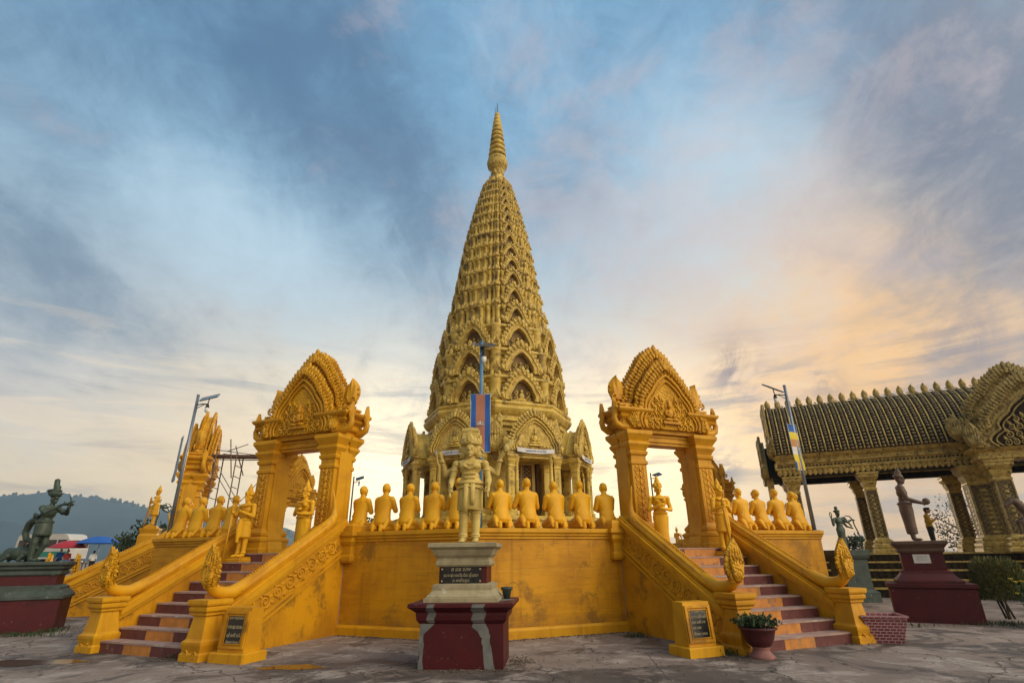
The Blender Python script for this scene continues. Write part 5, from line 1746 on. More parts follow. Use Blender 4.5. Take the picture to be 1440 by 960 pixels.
def place_archers():
    base = empty('statue_pedestal', (12.28, -4.8, 0), 0)
    tag(base, 'grey pedestal hidden behind the naga head under the slender green archer', 'pedestal')
    mb = MB(); mould(mb, 0, 0, .42, .42, [(.12, -.05), (.12, .3), (0, .4), (0, 1.3), (.06, 1.36), (.10, 1.45), (.10, 1.6), (.06, 1.62)]); put('block', mb, M_GPED, base)
    st = empty('archer_statue', (12.28, -4.8, 1.62), .25)
    tag(st, 'slender green archer statue with a tall curved bow beside the black and gold hall', 'statue')
    put('body', build_archer(), None, st)
    mb = MB()
    tube(mb, [(.28, -.05, 1.14), (.45, -.06, 1.12), (.55, -.07, 1.0), (.58, -.07, .8), (.66, -.07, .6), (.70, -.07, .40), (.64, -.07, .22), (.74, -.07, .08), (.64, -.07, .0)], [.015, .02, .022, .022, .022, .022, .02, .018, .014], 6)
    put('bow', mb, M_VERD, st)
    c = copy_tree(st); c.location = (-16.6, 2.1, 3.0); c.rotation_euler = (0, 0, .6)
    tag(c, 'grey green statue far off behind the lamp pole on the left', 'statue')
    mb = MB(); mould(mb, 0, 0, .4, .4, [(.1, -3.1), (.1, -.5), (0, -.4), (.1, -.15), (.1, -.003)]); put('plinth', mb, M_GPED, c)


def build_right_statue():
    root = empty('statue_pedestal', (10.88, -10.45, 0), R(-31))
    tag(root, 'dark red pedestal with a white notice, in front of the black and gold hall', 'pedestal')
    mb = MB(); mould(mb, 0, 0, .82, .62, [(.02, -.05), (.02, .72)]); put('red_block', mb, M_RED, root)
    mb = MB(); mould(mb, 0, 0, .82, .62, [(.03, .723), (.06, .75), (.06, .83), (.03, .84)]); put('cap_moulding', mb, M_RED, root)
    mb = MB(); mould(mb, 0, 0, .45, .38, [(.22, .845), (.22, .90), (.16, .94), (.10, 1.0), (.06, 1.05), (.06, 1.1), (.0, 1.12)]); put('base_moulding', mb, M_BOWL, root)
    mb = MB(); mould(mb, 0, 0, .45, .38, [(-.02, 1.11), (-.02, 1.54)]); nk = put('pedestal_neck', mb, M_RED, root)
    mb = MB(); mould(mb, 0, 0, .45, .38, [(.0, 1.52), (.03, 1.56), (.03, 1.62), (.08, 1.68), (.12, 1.72), (.12, 1.78), (.09, 1.79)]); put('top_moulding', mb, M_BROWN, root)
    mb = MB()
    extrude_xz(mb, [(-.17, -.10), (.17, -.10), (.17, .10), (-.17, .10)], -.006, .004)
    p = put('notice', mb, M_PAPER, nk, (-.02, -.366, 1.38), (0, 0, 0))
    mb = MB()
    for z in (.05, .02, -.01, -.04): box(mb, -.11, .11, -.0085, -.007, z, z + .010)
    put('print', mb, M_FGREY, p)
    mb = MB()
    for sx in (-1, 1):
        cap(mb, (sx * .08, 0, .06), (sx * .08, .01, .42), .055, .07); cap(mb, (sx * .08, .01, .42), (sx * .09, 0, .85), .075, .115)
        ell(mb, (sx * .085, -.07, .035), (.05, .12, .036), 8)
    lathe(mb, [(.12, .16), (.15, .18), (.16, .45), (.185, .72), (.18, .86), (.15, .95)], 16, M=S(1, .82, 1))
    tube(mb, [(.18 * math.cos(a), .15 * math.sin(a), .90) for a in np.linspace(0, 6.28, 13)], .025, 6)
    ell(mb, (0, 0, 1.0), (.145, .115, .13), 12); ell(mb, (0, 0, 1.17), (.175, .125, .15), 12); ell(mb, (0, .01, 1.29), (.205, .11, .08), 12)
    cap(mb, (0, 0, 1.32), (0, -.02, 1.42), .06, .055)
    head(mb, (0, -.03, 1.50), 1.0)
    lathe(mb, [(.10, 0), (.12, .02), (.11, .07), (.08, .09), (.075, .14), (.045, .20), (.01, .30)], 12, M=T(0, -.01, 1.545) @ RX(.18))
    for sx in (-1, 1):
        ell(mb, (sx * .215, 0, 1.28), (.07, .075, .08), 10)
        cap(mb, (sx * .22, 0, 1.27), (sx * .26, -.08, 1.0), .062, .052); cap(mb, (sx * .26, -.08, 1.0), (sx * .09, -.36, .90), .05, .036)
        hand(mb, (sx * .08, -.37, .90), (-sx * .3, -.8, -.1), (sx, 0, .3), 1.0, .8, sx)
    ell(mb, (0, -.46, .93), (.10, .09, .085), 10)
    st = empty('offering_statue', (10.80, -10.50, 1.791), R(55))
    tag(st, 'brown statue of a crowned figure offering a round vessel, on the dark red pedestal', 'statue')
    put('body', fuse('body', mb, M_BROWN, .0125, 2), None, st)


def person(root, shirt, trousers, hair=True, pose='stand'):
    """1.68 m figure facing -y"""
    mb = MB()
    for sx in (-1, 1):
        cap(mb, (sx * .09, 0, .07), (sx * .09, 0, .46), .045, .06); cap(mb, (sx * .09, 0, .46), (sx * .09, 0, .86), .065, .09)
        ell(mb, (sx * .09, -.06, .04), (.045, .12, .04), 8)
    ell(mb, (0, 0, .90), (.16, .11, .12), 12); ell(mb, (0, 0, 1.12), (.155, .10, .2), 12); ell(mb, (0, 0, 1.32), (.19, .095, .10), 12)
    cap(mb, (0, 0, 1.38), (0, -.02, 1.47), .05, .048)
    if pose == 'phone': hc, hr = (0, -.06, 1.55), .0
    else: hc = (0, -.02, 1.56)
    head(mb, hc, 1.0)
    for sx in (-1, 1):
        if pose == 'phone':
            cap(mb, (sx * .19, 0, 1.34), (sx * .22, -.05, 1.08), .05, .043); cap(mb, (sx * .22, -.05, 1.08), (sx * .06, -.26, 1.22), .04, .03)
            hand(mb, (sx * .055, -.27, 1.23), (-sx * .3, -.5, .5), (sx, 0, 0), .95, .9, sx)
        else:
            cap(mb, (sx * .19, 0, 1.34), (sx * .235, .0, 1.08), .05, .043); cap(mb, (sx * .235, 0, 1.08), (sx * .24, -.06, .85), .04, .03)
            hand(mb, (sx * .24, -.065, .84), (0, -.15, -1), (sx, 0, 0), .95, .5, sx)
    put('body', fuse('body', mb, M_SKIN, .012, 2), None, root)
    mb = MB()
    for sx in (-1, 1):
        cap(mb, (sx * .09, 0, .10), (sx * .09, 0, .46), .062, .075); cap(mb, (sx * .09, 0, .46), (sx * .09, 0, .88), .078, .102)
    ell(mb, (0, 0, .90), (.172, .122, .12), 12)
    put('trousers', fuse('trousers', mb, trousers, .014, 2), None, root)
    mb = MB()
    ell(mb, (0, 0, .96), (.178, .128, .10), 12); ell(mb, (0, 0, 1.12), (.17, .118, .2), 12); ell(mb, (0, 0, 1.32), (.203, .110, .10), 12)
    for sx in (-1, 1):
        e = (sx * .22, -.05, 1.08) if pose == 'phone' else (sx * .235, 0, 1.08)
        cap(mb, (sx * .19, 0, 1.34), e, .066, .060)
        if pose == 'phone': cap(mb, e, (sx * .11, -.19, 1.18), .056, .046)
    put('shirt', fuse('shirt', mb, shirt, .014, 2), None, root)
    mb = MB()
    ell(mb, (hc[0], hc[1] + .022, hc[2] + .035), (.089, .098, .092), 12); ell(mb, (hc[0], hc[1] + .05, hc[2] - .01), (.08, .06, .08), 10)
    if pose == 'phone': ell(mb, (hc[0], hc[1] - .05, hc[2] + .07), (.08, .075, .05), 10)
    put('hair', fuse('hair', mb, M_HAIR, .014, 1), None, root)


def build_people():
    p = empty('person', (17.28, -2.30, 1.52), R(62))
    tag(p, 'person in mustard shirt and black trousers looking at a phone in the hall', 'person')
    person(p, M_SHIRT, M_CLOTHK, pose='phone')
    mb = MB(); box(mb, -.035, .035, -.006, .006, -.07, .07)
    o = put('phone', mb, M_DARKM, None, p.matrix_basis @ Vector((0, -.335, 1.31)), (.6, 0, R(62))); tag(o, 'dark phone in the hands of the person under the hall roof', 'phone')
    rnd = random.Random(21)
    cols = [('white', M_WHITE), ('red', paint('red_cloth', (.35, .03, .03))), ('blue', M_FBLUE), ('grey', M_FGREY), ('black', M_CLOTHK), ('pink', paint('pink_cloth', (.5, .22, .24)))]
    wh = ['under the blue umbrella', 'under the red umbrella', 'beside the red umbrella', 'behind the blue umbrella', 'beside the blue umbrella', 'near the pale yellow umbrella']
    xs = [(-32.3, 20.0), (-34.2, 19.8), (-35.4, 20.6), (-31.6, 21.5), (-30.6, 19.6), (-29.0, 20.6)]
    proto = None
    for i, (x, y) in enumerate(xs):
        if i == 0:
            p = empty('person', (x, y, gz(x, y)), rnd.uniform(-3, 3)); person(p, cols[0][1], M_CLOTHK); proto = p
        else:
            p = copy_tree(proto); p.location = (x, y, gz(x, y)); p.rotation_euler = (0, 0, rnd.uniform(-3, 3))
            for c in p.children:
                if c.name.startswith('shirt'):
                    c.data = c.data.copy(); c.data.materials.clear(); c.data.materials.append(cols[i][1])
        tag(p, f'tiny far person in a {cols[i][0]} top {wh[i]} at the market', 'person', 'people at the market stalls')


def build_horse():
    mb = MB()
    # rearing horse, facing -x
    ell(mb, (.25, 0, .95), (.30, .20, .24), 12); ell(mb, (-.05, 0, 1.15), (.26, .19, .25), 12); ell(mb, (.5, 0, .85), (.25, .21, .26), 12)
    cap(mb, (-.12, 0, 1.25), (-.38, 0, 1.62), .17, .11)
    ell(mb, (-.46, 0, 1.66), (.13, .085, .10), 10); cap(mb, (-.5, 0, 1.64), (-.70, 0, 1.50), .085, .055)
    for sx in (-1, 1):
        cap(mb, (-.18, sx * .12, 1.08), (-.45, sx * .13, .98), .085, .06); cap(mb, (-.45, sx * .13, .98), (-.42, sx * .13, .70), .055, .04); cap(mb, (-.42, sx * .13, .70), (-.46, sx * .13, .62), .05, .045)
        cap(mb, (.55, sx * .14, .78), (.38, sx * .15, .48), .13, .075); cap(mb, (.38, sx * .15, .48), (.55, sx * .15, .26), .065, .045); cap(mb, (.55, sx * .15, .26), (.50, sx * .15, .04), .045, .05)
        leaf(mb, .06, .12, .03, T(-.42, sx * .05, 1.72))
    for i in range(9): tube(mb, [(-.36 + .03 * i, 0, 1.72 - .05 * i), (-.26 + .035 * i, .02 * (-1) ** i, 1.66 - .05 * i), (-.20 + .04 * i, 0, 1.54 - .05 * i)], [.04, .05, .02], 6)
    tube(mb, [(.70, 0, .95), (.88, 0, .98), (.98, 0, .7), (.95, 0, .4)], [.06, .08, .07, .02], 8)
    st = empty('horse_statue', (18.15, -6.0, 1.45), R(-14))
    tag(st, 'pinkish brown rearing horse statue at the right edge before the hall', 'statue')
    put('body', fuse('body', mb, M_BROWN, .016, 2), None, st)
    mb = MB(); mould(mb, .2, 0, .5, .3, [(.05, -1.6), (.05, -.15), (0, -.1), (.05, -.03), (.05, .01)]); put('plinth', mb, M_BROWN, st)


place_monks(); place_guardians(); build_brahma(); build_plaques(); build_bowl_plant(); build_planter()
build_left_statue(); place_archers(); build_right_statue(); build_people(); build_horse()


# ================================================================== HALL, POLES, BACKGROUND
M_BGDIM = paint('tarnished_gold', (.42, .30, .085), (.16, .115, .035), rough=.5, scale=6, bump=.5, bscale=24, carve=.4, cscale=9, c3=(.05, .038, .016), c3amt=.34, c3scale=8)


M_PANELB = paint('brown_gilt_panel', (.12, .082, .030), (.06, .042, .018), rough=.6, scale=5, bump=.6, carve=.6, cscale=12)


def build_hall():
    root = empty('temple_hall', (16.8, -2.9, 0), R(-25))
    tag(root, 'open black and gold hall with ribbed curved roof, carved columns and gable', 'hall')
    XL, XR = -4.95, 13.2
    # stepped base
    mb = MB()
    for i, (d, z0, z1) in enumerate(((-1.5, -.1, .32), (-1.05, .32, .60), (-.6, .60, .92), (-.15, .92, 1.20), (.25, 1.20, 1.50))):
        box(mb, XL - .3 + d, XR, d, 6.2 - d * .5, z0, z1 - .055, 0)
        box(mb, XL - .33 + d, XR + .01, d - .03, 6.23 - d * .5, z1 - .055, z1, 1)
        for k in range(int((XR - XL) / .22)):
            x = XL + d + k * .22
            if (z1 - z0) > .25: leaf(mb, .18, (z1 - z0) * .62, .03, T(x, d - .001, z0 + .03), 0)
    put('stepped_base', mb, [M_BLK, M_BGOLD], root)
    cp = [(.20, 1.50), (.20, 1.62), (.15, 1.66), (.17, 1.72), (.17, 1.80), (.09, 1.86), (.11, 1.92), (.11, 1.97), (.04, 2.02), (0, 2.08), (0, 3.95), (.03, 3.98), (.03, 4.04), (0, 4.08), (.05, 4.2), (.08, 4.3), (.05, 4.33), (.12, 4.42), (.17, 4.5), (.17, 4.6), (.2, 4.62), (.2, 4.7)]

    def column(x, y, hx, hy, cpf=cp):
        mb = MB()
        mould(mb, x, y, hx, hy, cpf, 0)
        c = put('column', mb, M_BGOLD, root)
        mb = MB()
        for fx, fy, rz, w in ((x, y - hy, 0, hx), (x, y + hy, PI, hx), (x - hx, y, -PI / 2, hy), (x + hx, y, PI / 2, hy)):
            B = T(fx, fy, 0) @ RZ(rz)
            n = int(1.8 / .17)
            for i in range(n):
                z = 2.2 + i * .17
                for s2 in (-1, 1):
                    box(mb, -w * .90, w * .90, -.010, .003, -.008, .008, 1, B @ T(0, 0, z) @ RY(s2 * .75))
                leaf(mb, w * .6, .12, .02, B @ T(0, -.004, z - .05), 1)
            for q in (-1, 1): box(mb, q * w * .93 - w * .07, q * w * .93 + w * .07, -.018, .003, 2.1, 3.94, 1, B)
            box(mb, -w * .85, w * .85, -.004, .0035, 2.1, 3.94, 0, B)
        put('carved_panel', mb, [M_PANELB, M_BGDIM], c)
    for x in (-4.35, -1.48):
        for y in (.95, 4.25): column(x, y, .20, .20)
    for y in (2.05, 3.15): column(-4.35, y, .17, .17)
    for x in (2.15, 5.9, 9.2, 12.3): column(x, 4.25, .22, .22)
    # big piers of the porch in the middle of the long side
    for x in (2.2, 5.9):
        column(x, .95, .42, .36)
        column(x + (.35 if x < 4 else -.35), -.35, .26, .26)
    for x in (9.2, 12.3): column(x, .95, .20, .20)
    # entablature
    for a, b, y in ((XL + .15, 13.0, .95), (XL + .15, 13.0, 4.25)):
        mb = MB()
        box(mb, a, b, y - .24, y + .24, 4.70, 4.95, 0)
        prof = [(.26, 4.95), (.30, 5.0), (.30, 5.06), (.24, 5.09), (.24, 5.2), (.32, 5.26), (.32, 5.32), (.27, 5.35), (.27, 5.44), (.38, 5.52), (.42, 5.58), (.42, 5.66)]
        rings(mb, [[(a - o + .2, y - o, z), (b, y - o, z), (b, y + .2, z), (a - o + .2, y + .2, z)] for o, z in prof], 1)
        sgn = -1 if y < 2 else 1
        k = 0
        x = a
        while x < b:
            B = T(x, y + sgn * .26, 4.96) @ RX(PI) if sgn < 0 else T(x, y + sgn * .26, 4.96) @ RX(PI) @ RZ(PI)
            leaf(mb, .21, .26, .05, T(x, y + sgn * .25, 4.97) @ RX(PI) @ RZ(PI if sgn < 0 else 0), 1)
            x += .2
        for z in (5.14, 5.40):
            x = a
            while x < b:
                ell(mb, (x, y + sgn * .27, z), (.05, .03, .035), 5, 0 if z < 5.2 else 1, smooth=False); x += .14
        put('entablature', mb, [M_BLK, M_BGOLD], root)
    mb = MB(); box(mb, XL + .1, XL + .5, .95, 4.25, 4.70, 5.62, 0); box(mb, XL, XL + .12, .6, 4.6, 5.0, 5.3, 1); box(mb, XL + .6, 13.0, 1.0, 4.2, 5.0, 5.1, 0)
    put('ceiling', mb, [M_BLK, M_BGOLD], root)
    # curved roof with tile ribs
    half = [(.45, 5.66), (.55, 5.95), (.72, 6.4), (.98, 6.9), (1.32, 7.4), (1.72, 7.82), (2.15, 8.12), (2.6, 8.28)]
    sec = half + [(5.2 - y, z) for y, z in half[:-1]][::-1]
    mb = MB()
    extrude_yz(mb, sec, XL + .05, 13.0, 0)
    nrib = 62
    for i in range(nrib):
        x = XL + .12 + i * .29
        tube(mb, [(x, y - (.02 if y < 2.6 else -.02), z + .01) for y, z in sec], .034, 6, 1)
        pts = [Vector((0, y, z)) for y, z in half]
        for j in range(len(pts) - 1):
            L = (pts[j + 1] - pts[j]).length; m_ = max(2, int(L / .125))
            for k in range(m_):
                p = pts[j].lerp(pts[j + 1], k / m_); d = (pts[j + 1] - pts[j]).normalized()
                ang = math.atan2(d.y, d.z)
                leaf(mb, .13, .10, .02, T(x + .145, p.y - .012, p.z + .10) @ RX(-ang) @ RX(PI), 2)
    put('roof', mb, [M_BLK, M_BGOLD, paint('dull_gold_tile', (.19, .135, .042), (.085, .06, .02), rough=.55, scale=5, bump=.3)], root)
    for i in range(31):
        x = XL + .2 + i * .47
        mb = MB()
        leaf(mb, .27, .46, .09, T(x, 2.6, 8.26)); leaf(mb, .17, .30, .12, T(x, 2.59, 8.30)); leaf(mb, .27, .46, .09, T(x, 2.6, 8.26) @ RZ(PI))
        box(mb, x - .13, x + .13, 2.52, 2.68, 8.22, 8.3)
        put('ridge_finial', mb, M_BGOLD, root)
    # gable at the left end
    mb = MB(); mb.M = T(XL + .1, 2.6, 5.6) @ RZ(-PI / 2)
    pediment(mb, 2.05, 2.6, -.25, .3, 17, .30, 2, 2, 'deva', seed=40)
    put('end_gable', mb, [M_BLK, M_BGOLD, M_BGDIM], root)
    mb = MB(); mb.M = T(XL - .35, 2.6, 4.75) @ RZ(-PI / 2)
    pediment(mb, 1.75, 1.9, -.25, .3, 15, .27, 2, 2, 'deva', seed=41)
    extrude_xz(mb, arch(1.5, 1.6, 16, lobes=1, amp=0), 0, .75, 0)
    for q in (-1.2, 1.2): box(mb, q - .14, q + .14, -.1, .18, -3.3, 0, 1)
    put('end_gable', mb, [M_BLK, M_BGOLD, M_BGDIM], root)
    # porch gables facing the square
    mb = MB(); mb.M = T(4.05, 0, 5.66)
    pediment(mb, 2.1, 2.75, .15, .4, 21, .24, 2, 3, None, seed=42, p=1.5, q=.80, amp=.20, tymp=.74, rope=.06)
    extrude_xz(mb, [(x * .72, z * .72) for x, z in arch(2.1, 2.75, 30, 1.5, .80, 3, .20)], .215, .35, 0)
    put('porch_gable', mb, [M_BLK, M_BGOLD, M_BGDIM, M_BGDIM], root)
    mb = MB(); mb.M = T(4.05, 0, 5.15)
    pediment(mb, 1.95, 2.55, -.95, .4, 20, .23, 2, 3, 'deva', seed=43, p=1.5, q=.80, amp=.20, tymp=.74, rope=.06)
    extrude_xz(mb, [(x * .72, z * .72) for x, z in arch(1.95, 2.55, 30, 1.5, .80, 3, .20)], -.885, -.75, 0)
    extrude_xz(mb, arch(1.6, 2.1, 16, lobes=1, amp=0), -.6, 1.4, 0)
    put('porch_gable', mb, [M_BLK, M_BGOLD, M_BGDIM, M_BGDIM], root)
    mb = MB()
    mould(mb, 4.05, -.25, 2.0, .45, [(0, 4.70), (.05, 4.75), (.05, 4.85), (.0, 4.88), (.0, 4.98), (.1, 5.06), (.14, 5.12), (.14, 5.2)], 1)
    box(mb, 2.2, 2.5, -.3, .6, 4.72, 5.18, 0)
    put('porch_beam', mb, [M_BLK, M_BGOLD], root)
    for x in (2.0, 6.1):
        for y, z in ((-.95, 5.15), (.15, 5.7)):
            mb = MB(); naga_hood(mb, T(x - (.15 if x < 4 else -.15) * (y > 0), y, z) @ RZ(-.3 if x < 4 else .3), 1.1, 0, 5)
            put('corner_naga', mb, M_BGDIM, root)


def lamp_pole(loc, height, armdir, label, rz=0.0, mat=None):
    mat = mat or M_POLE
    root = empty('lamp_pole', loc, rz)
    tag(root, label, 'lamp pole', 'solar lamp poles round the terrace')
    mb = MB(); tube(mb, [(0, 0, -.03), (0, 0, height)], [.055, .042], 12); lathe(mb, [(.045, height - .01), (.045, height + .03), (.01, height + .04)], 12); mould(mb, 0, 0, .10, .10, [(0, -.01), (0, .02)])
    put('pole', mb, mat, root)
    z = height - .30
    mb = MB()
    tube(mb, [(0, 0, z), (armdir * .18, 0, z + .03), (armdir * .36, -.02, z + .02)], .018, 6); tube(mb, [(0, 0, z - .12), (armdir * .14, 0, z - .04), (armdir * .25, 0, z + .02)], .012, 6)
    put('bracket', mb, M_DARKM, root)
    mb = MB(); box(mb, -.24, .24, -.19, .19, -.016, .016)
    p = put('solar_panel', mb, M_PANEL, root, (armdir * .40, -.05, z + .22), (R(28), R(-armdir * 18), .2))
    mb = MB()
    for xa, xb, ya, yb in ((-.255, .255, -.205, -.188), (-.255, .255, .188, .205), (-.255, -.238, -.188, .188), (.238, .255, -.188, .188)): box(mb, xa, xb, ya, yb, -.022, .022)
    put('frame', mb, M_POLE, p)
    mb = MB(); tube(mb, [(armdir * .36, -.02, z + .02), (armdir * .39, -.04, z + .2)], .015, 6)
    lathe(mb, [(.03, z - .10), (.06, z - .09), (.045, z - .02), (.03, z + .02)], 12, M=T(armdir * .36, -.02, 0))
    put('lamp_head', mb, M_DARKM, root)
    mb = MB(); lathe(mb, [(.015, z - .25), (.05, z - .22), (.06, z - .16), (.055, z - .095)], 14, M=T(armdir * .36, -.02, 0)); put('lamp_shade', mb, M_WHITE, root)
    return root


def cloth(w, h, fn, n=9, mseg=26, seed=0):
    """hanging cloth with soft ripple and thickness; fn(u,v)->material index"""
    mb = MB(); rnd = random.Random(seed); ph = rnd.uniform(0, 6)
    vs = []
    for j in range(mseg + 1):
        for i in range(n + 1):
            u = i / n; v = j / mseg
            x = (u - .5) * w; z = -v * h
            y = .014 * math.sin(u * 5 + v * 4 + ph) * (0.3 + v) + .010 * math.sin(v * 11 + ph)
            vs.append((x, y, z))
    k = len(vs)
    w_ = n + 1
    vs += [(x, y + .006, z) for x, y, z in vs]
    for j in range(mseg):
        for i in range(n):
            q = (j * w_ + i, (j + 1) * w_ + i, (j + 1) * w_ + i + 1, j * w_ + i + 1)
            m_ = fn((i + .5) / n, (j + .5) / mseg)
            mb.add([vs[a] for a in q], [(0, 1, 2, 3)], m_, True)
            mb.add([vs[a + k] for a in q], [(3, 2, 1, 0)], m_, True)
    return mb


def build_poles():
    lamp_pole((-8.98, -9.0, ZP), 4.15, 1, 'grey lamp pole with a solar panel on the left terrace corner', .0)
    lamp_pole((9.14, -9.0, ZP), 4.22, -1, 'grey lamp pole with a solar panel on the right terrace corner', .0)
    lamp_pole((-.02, -12.5, ZP), 4.40, .15, 'blue grey lamp pole standing behind the four-faced statue', .0, M_BLUEP)
    lamp_pole((-9.3, 9.3, ZP), 4.15, 1, 'far lamp pole seen just right of the left front gate', .0, M_DARKM)
    lamp_pole((9.3, 9.3, ZP), 4.15, 1, 'far lamp pole seen through the right front gate', .0, M_DARKM)
    # flags: boards of cloth in steel frames strapped to the poles
    def flag(loc, rz, w, h, fn, mats, label, n=15, m_=26):
        root = empty('flag', loc, rz); tag(root, label, 'flag', 'upright flags on the lamp poles')
        put('cloth', cloth(w, h, fn, n, m_, int(abs(loc[0]) * 10)), mats, root)
        mb = MB()
        for x in (-w / 2, w / 2): tube(mb, [(x, .003, .02), (x, .003, -h - .02)], .010, 6)
        for z in (.01, -h - .01): tube(mb, [(-w / 2, .003, z), (w / 2, .003, z)], .010, 6)
        put('frame', mb, M_FGREY, root)
        return root
    f = flag((-.03, -12.57, 5.14), 0, .46, 1.36, lambda u, v: 0 if (u < .265 or u > .735) else 1, [M_FBLUE, M_FRED], 'blue and red national flag with a white temple emblem on the middle pole')
    mb = MB()         # white temple emblem
    for k, (x, hh) in enumerate(((-.05, .055), (0, .085), (.05, .055))):
        extrude_xz(mb, [(x - .022, 0), (x + .022, 0), (x + .020, hh * .5), (x + .008, hh * .8), (x, hh), (x - .008, hh * .8), (x - .020, hh * .5)], -.003, .003)
    box(mb, -.085, .085, -.004, .003, -.022, -.002); box(mb, -.075, -.03, -.003, .003, -.002, .018); box(mb, .03, .075, -.003, .003, -.002, .018)
    put('emblem', mb, M_PAPER, f, (0, -.034, -.72))

    def bud(u, v):
        k = int(min(v * 6, 5.999))
        if k == 5: return int(min(u * 5, 4.999))
        return k
    fb = flag((9.07, -9.08, 5.10), R(30), .42, 1.32, bud, [M_FBLUE, M_FYEL, M_FORG, M_PAPER, M_FYEL, M_FORG], 'striped Buddhist flag in blue, yellow, orange and white on the right pole', 15, 30)
    flag((-9.12, -9.10, 4.95), R(-52), .42, 1.28, lambda u, v: 0, [M_FGREY], 'plain faded grey flag on the left pole, seen almost edge on')


def build_scaffold():
    root = empty('scaffold', (-9.25, -4.75, ZF), R(10))
    tag(root, 'rusty tube scaffold with a plank deck beside the edge-on yellow gate', 'scaffold')
    for x in (-.95, -.25, .95):
        mb = MB()
        for y in (-.4, .4): tube(mb, [(x, y, -.02), (x, y, 3.55 if x < .5 else 3.4)], .022, 6)
        z = .4
        while z < 3.5: tube(mb, [(x, -.4, z), (x, .4, z)], .016, 5); z += .38
        put('frame', mb, M_RUST, root)
    mb = MB()
    for y in (-.4, .4):
        tube(mb, [(-.95, y, .3), (.95, y, 2.9)], .014, 5); tube(mb, [(-.95, y, 2.9), (.95, y, .3)], .014, 5); tube(mb, [(-1.1, y, 3.38), (1.1, y, 3.38)], .018, 6); tube(mb, [(-1.0, y, 3.6), (1.1, y, 3.36)], .014, 6)
    tube(mb, [(-.3, -.42, 2.6), (-.55, -.42, 4.0)], .02, 6); tube(mb, [(-.15, .4, 2.8), (-.6, .4, 3.9)], .02, 6); tube(mb, [(-.6, -.4, 3.55), (.05, -.3, 3.85)], .016, 6)
    put('brace', mb, M_RUST, root)
    for y in (-.2, .2):
        mb = MB(); box(mb, -1.6, 1.15, y - .17, y + .17, 3.41, 3.45); put('plank', mb, M_RUST, root)


def tree(name, loc, h, cr, label, mats, seed, trunk_h=None, n=2600, ls=.16, squash=.85, group='trees round the temple grounds'):
    rnd = random.Random(seed)
    root = empty(name, loc); tag(root, label, 'tree', group)
    th = trunk_h or h * .35
    mb = MB()
    tube(mb, [(0, 0, -.1), (.04, .02, th * .5), (0, .05, th), (.05, 0, h * .7)], [h * .035, h * .03, h * .024, h * .008], 8)
    tips = []
    for i in range(13):
        a = rnd.uniform(0, 6.28); z0 = rnd.uniform(th * .75, h * .7); L = cr * rnd.uniform(.5, .95)
        e = Vector((math.cos(a) * L, math.sin(a) * L, min(h * .95, z0 + rnd.uniform(.1, .5) * h * .5)))
        m_ = Vector((math.cos(a) * L * .45, math.sin(a) * L * .45, z0 + (e.z - z0) * .35))
        tube(mb, [(0, 0, z0), tuple(m_), tuple(e)], [h * .014, h * .010, h * .004], 5)
        tips += [e, m_.lerp(e, .6)]
    put('trunk', mb, M_BARK, root)
    cl = []
    zc = (th + h) / 2
    for i in range(24):
        a = rnd.uniform(0, 6.28); b = math.acos(rnd.uniform(-1, 1)); r_ = rnd.uniform(.35, 1) ** .6
        cl.append((Vector((math.cos(a) * math.sin(b) * cr * r_ * .8, math.sin(a) * math.sin(b) * cr * r_ * .8, zc + math.cos(b) * (h - th) * .5 * r_ * squash)), cr * rnd.uniform(.22, .42)))
    cl += [(t_, cr * .28) for t_ in tips]
    mb = MB()
    for i in range(n):
        c, r_ = rnd.choice(cl)
        d = Vector((rnd.gauss(0, 1), rnd.gauss(0, 1), rnd.gauss(0, .8))).normalized() * r_ * rnd.uniform(.3, 1.05)
        p = c + d
        s_ = ls * rnd.uniform(.6, 1.4)
        M_ = T(*p) @ Matrix.Rotation(rnd.uniform(0, 6.28), 4, Vector((rnd.gauss(0, 1), rnd.gauss(0, 1), rnd.gauss(0, 1))).normalized())
        mb.add([(-s_ * .4, 0, 0), (0, s_ * .12, -s_ * .5), (s_ * .4, 0, 0), (0, -s_ * .1, s_ * .6)], [(0, 1, 2, 3)], rnd.choice((0, 0, 1)), False, M_)
    put('crown', mb, mats, root)
    return root


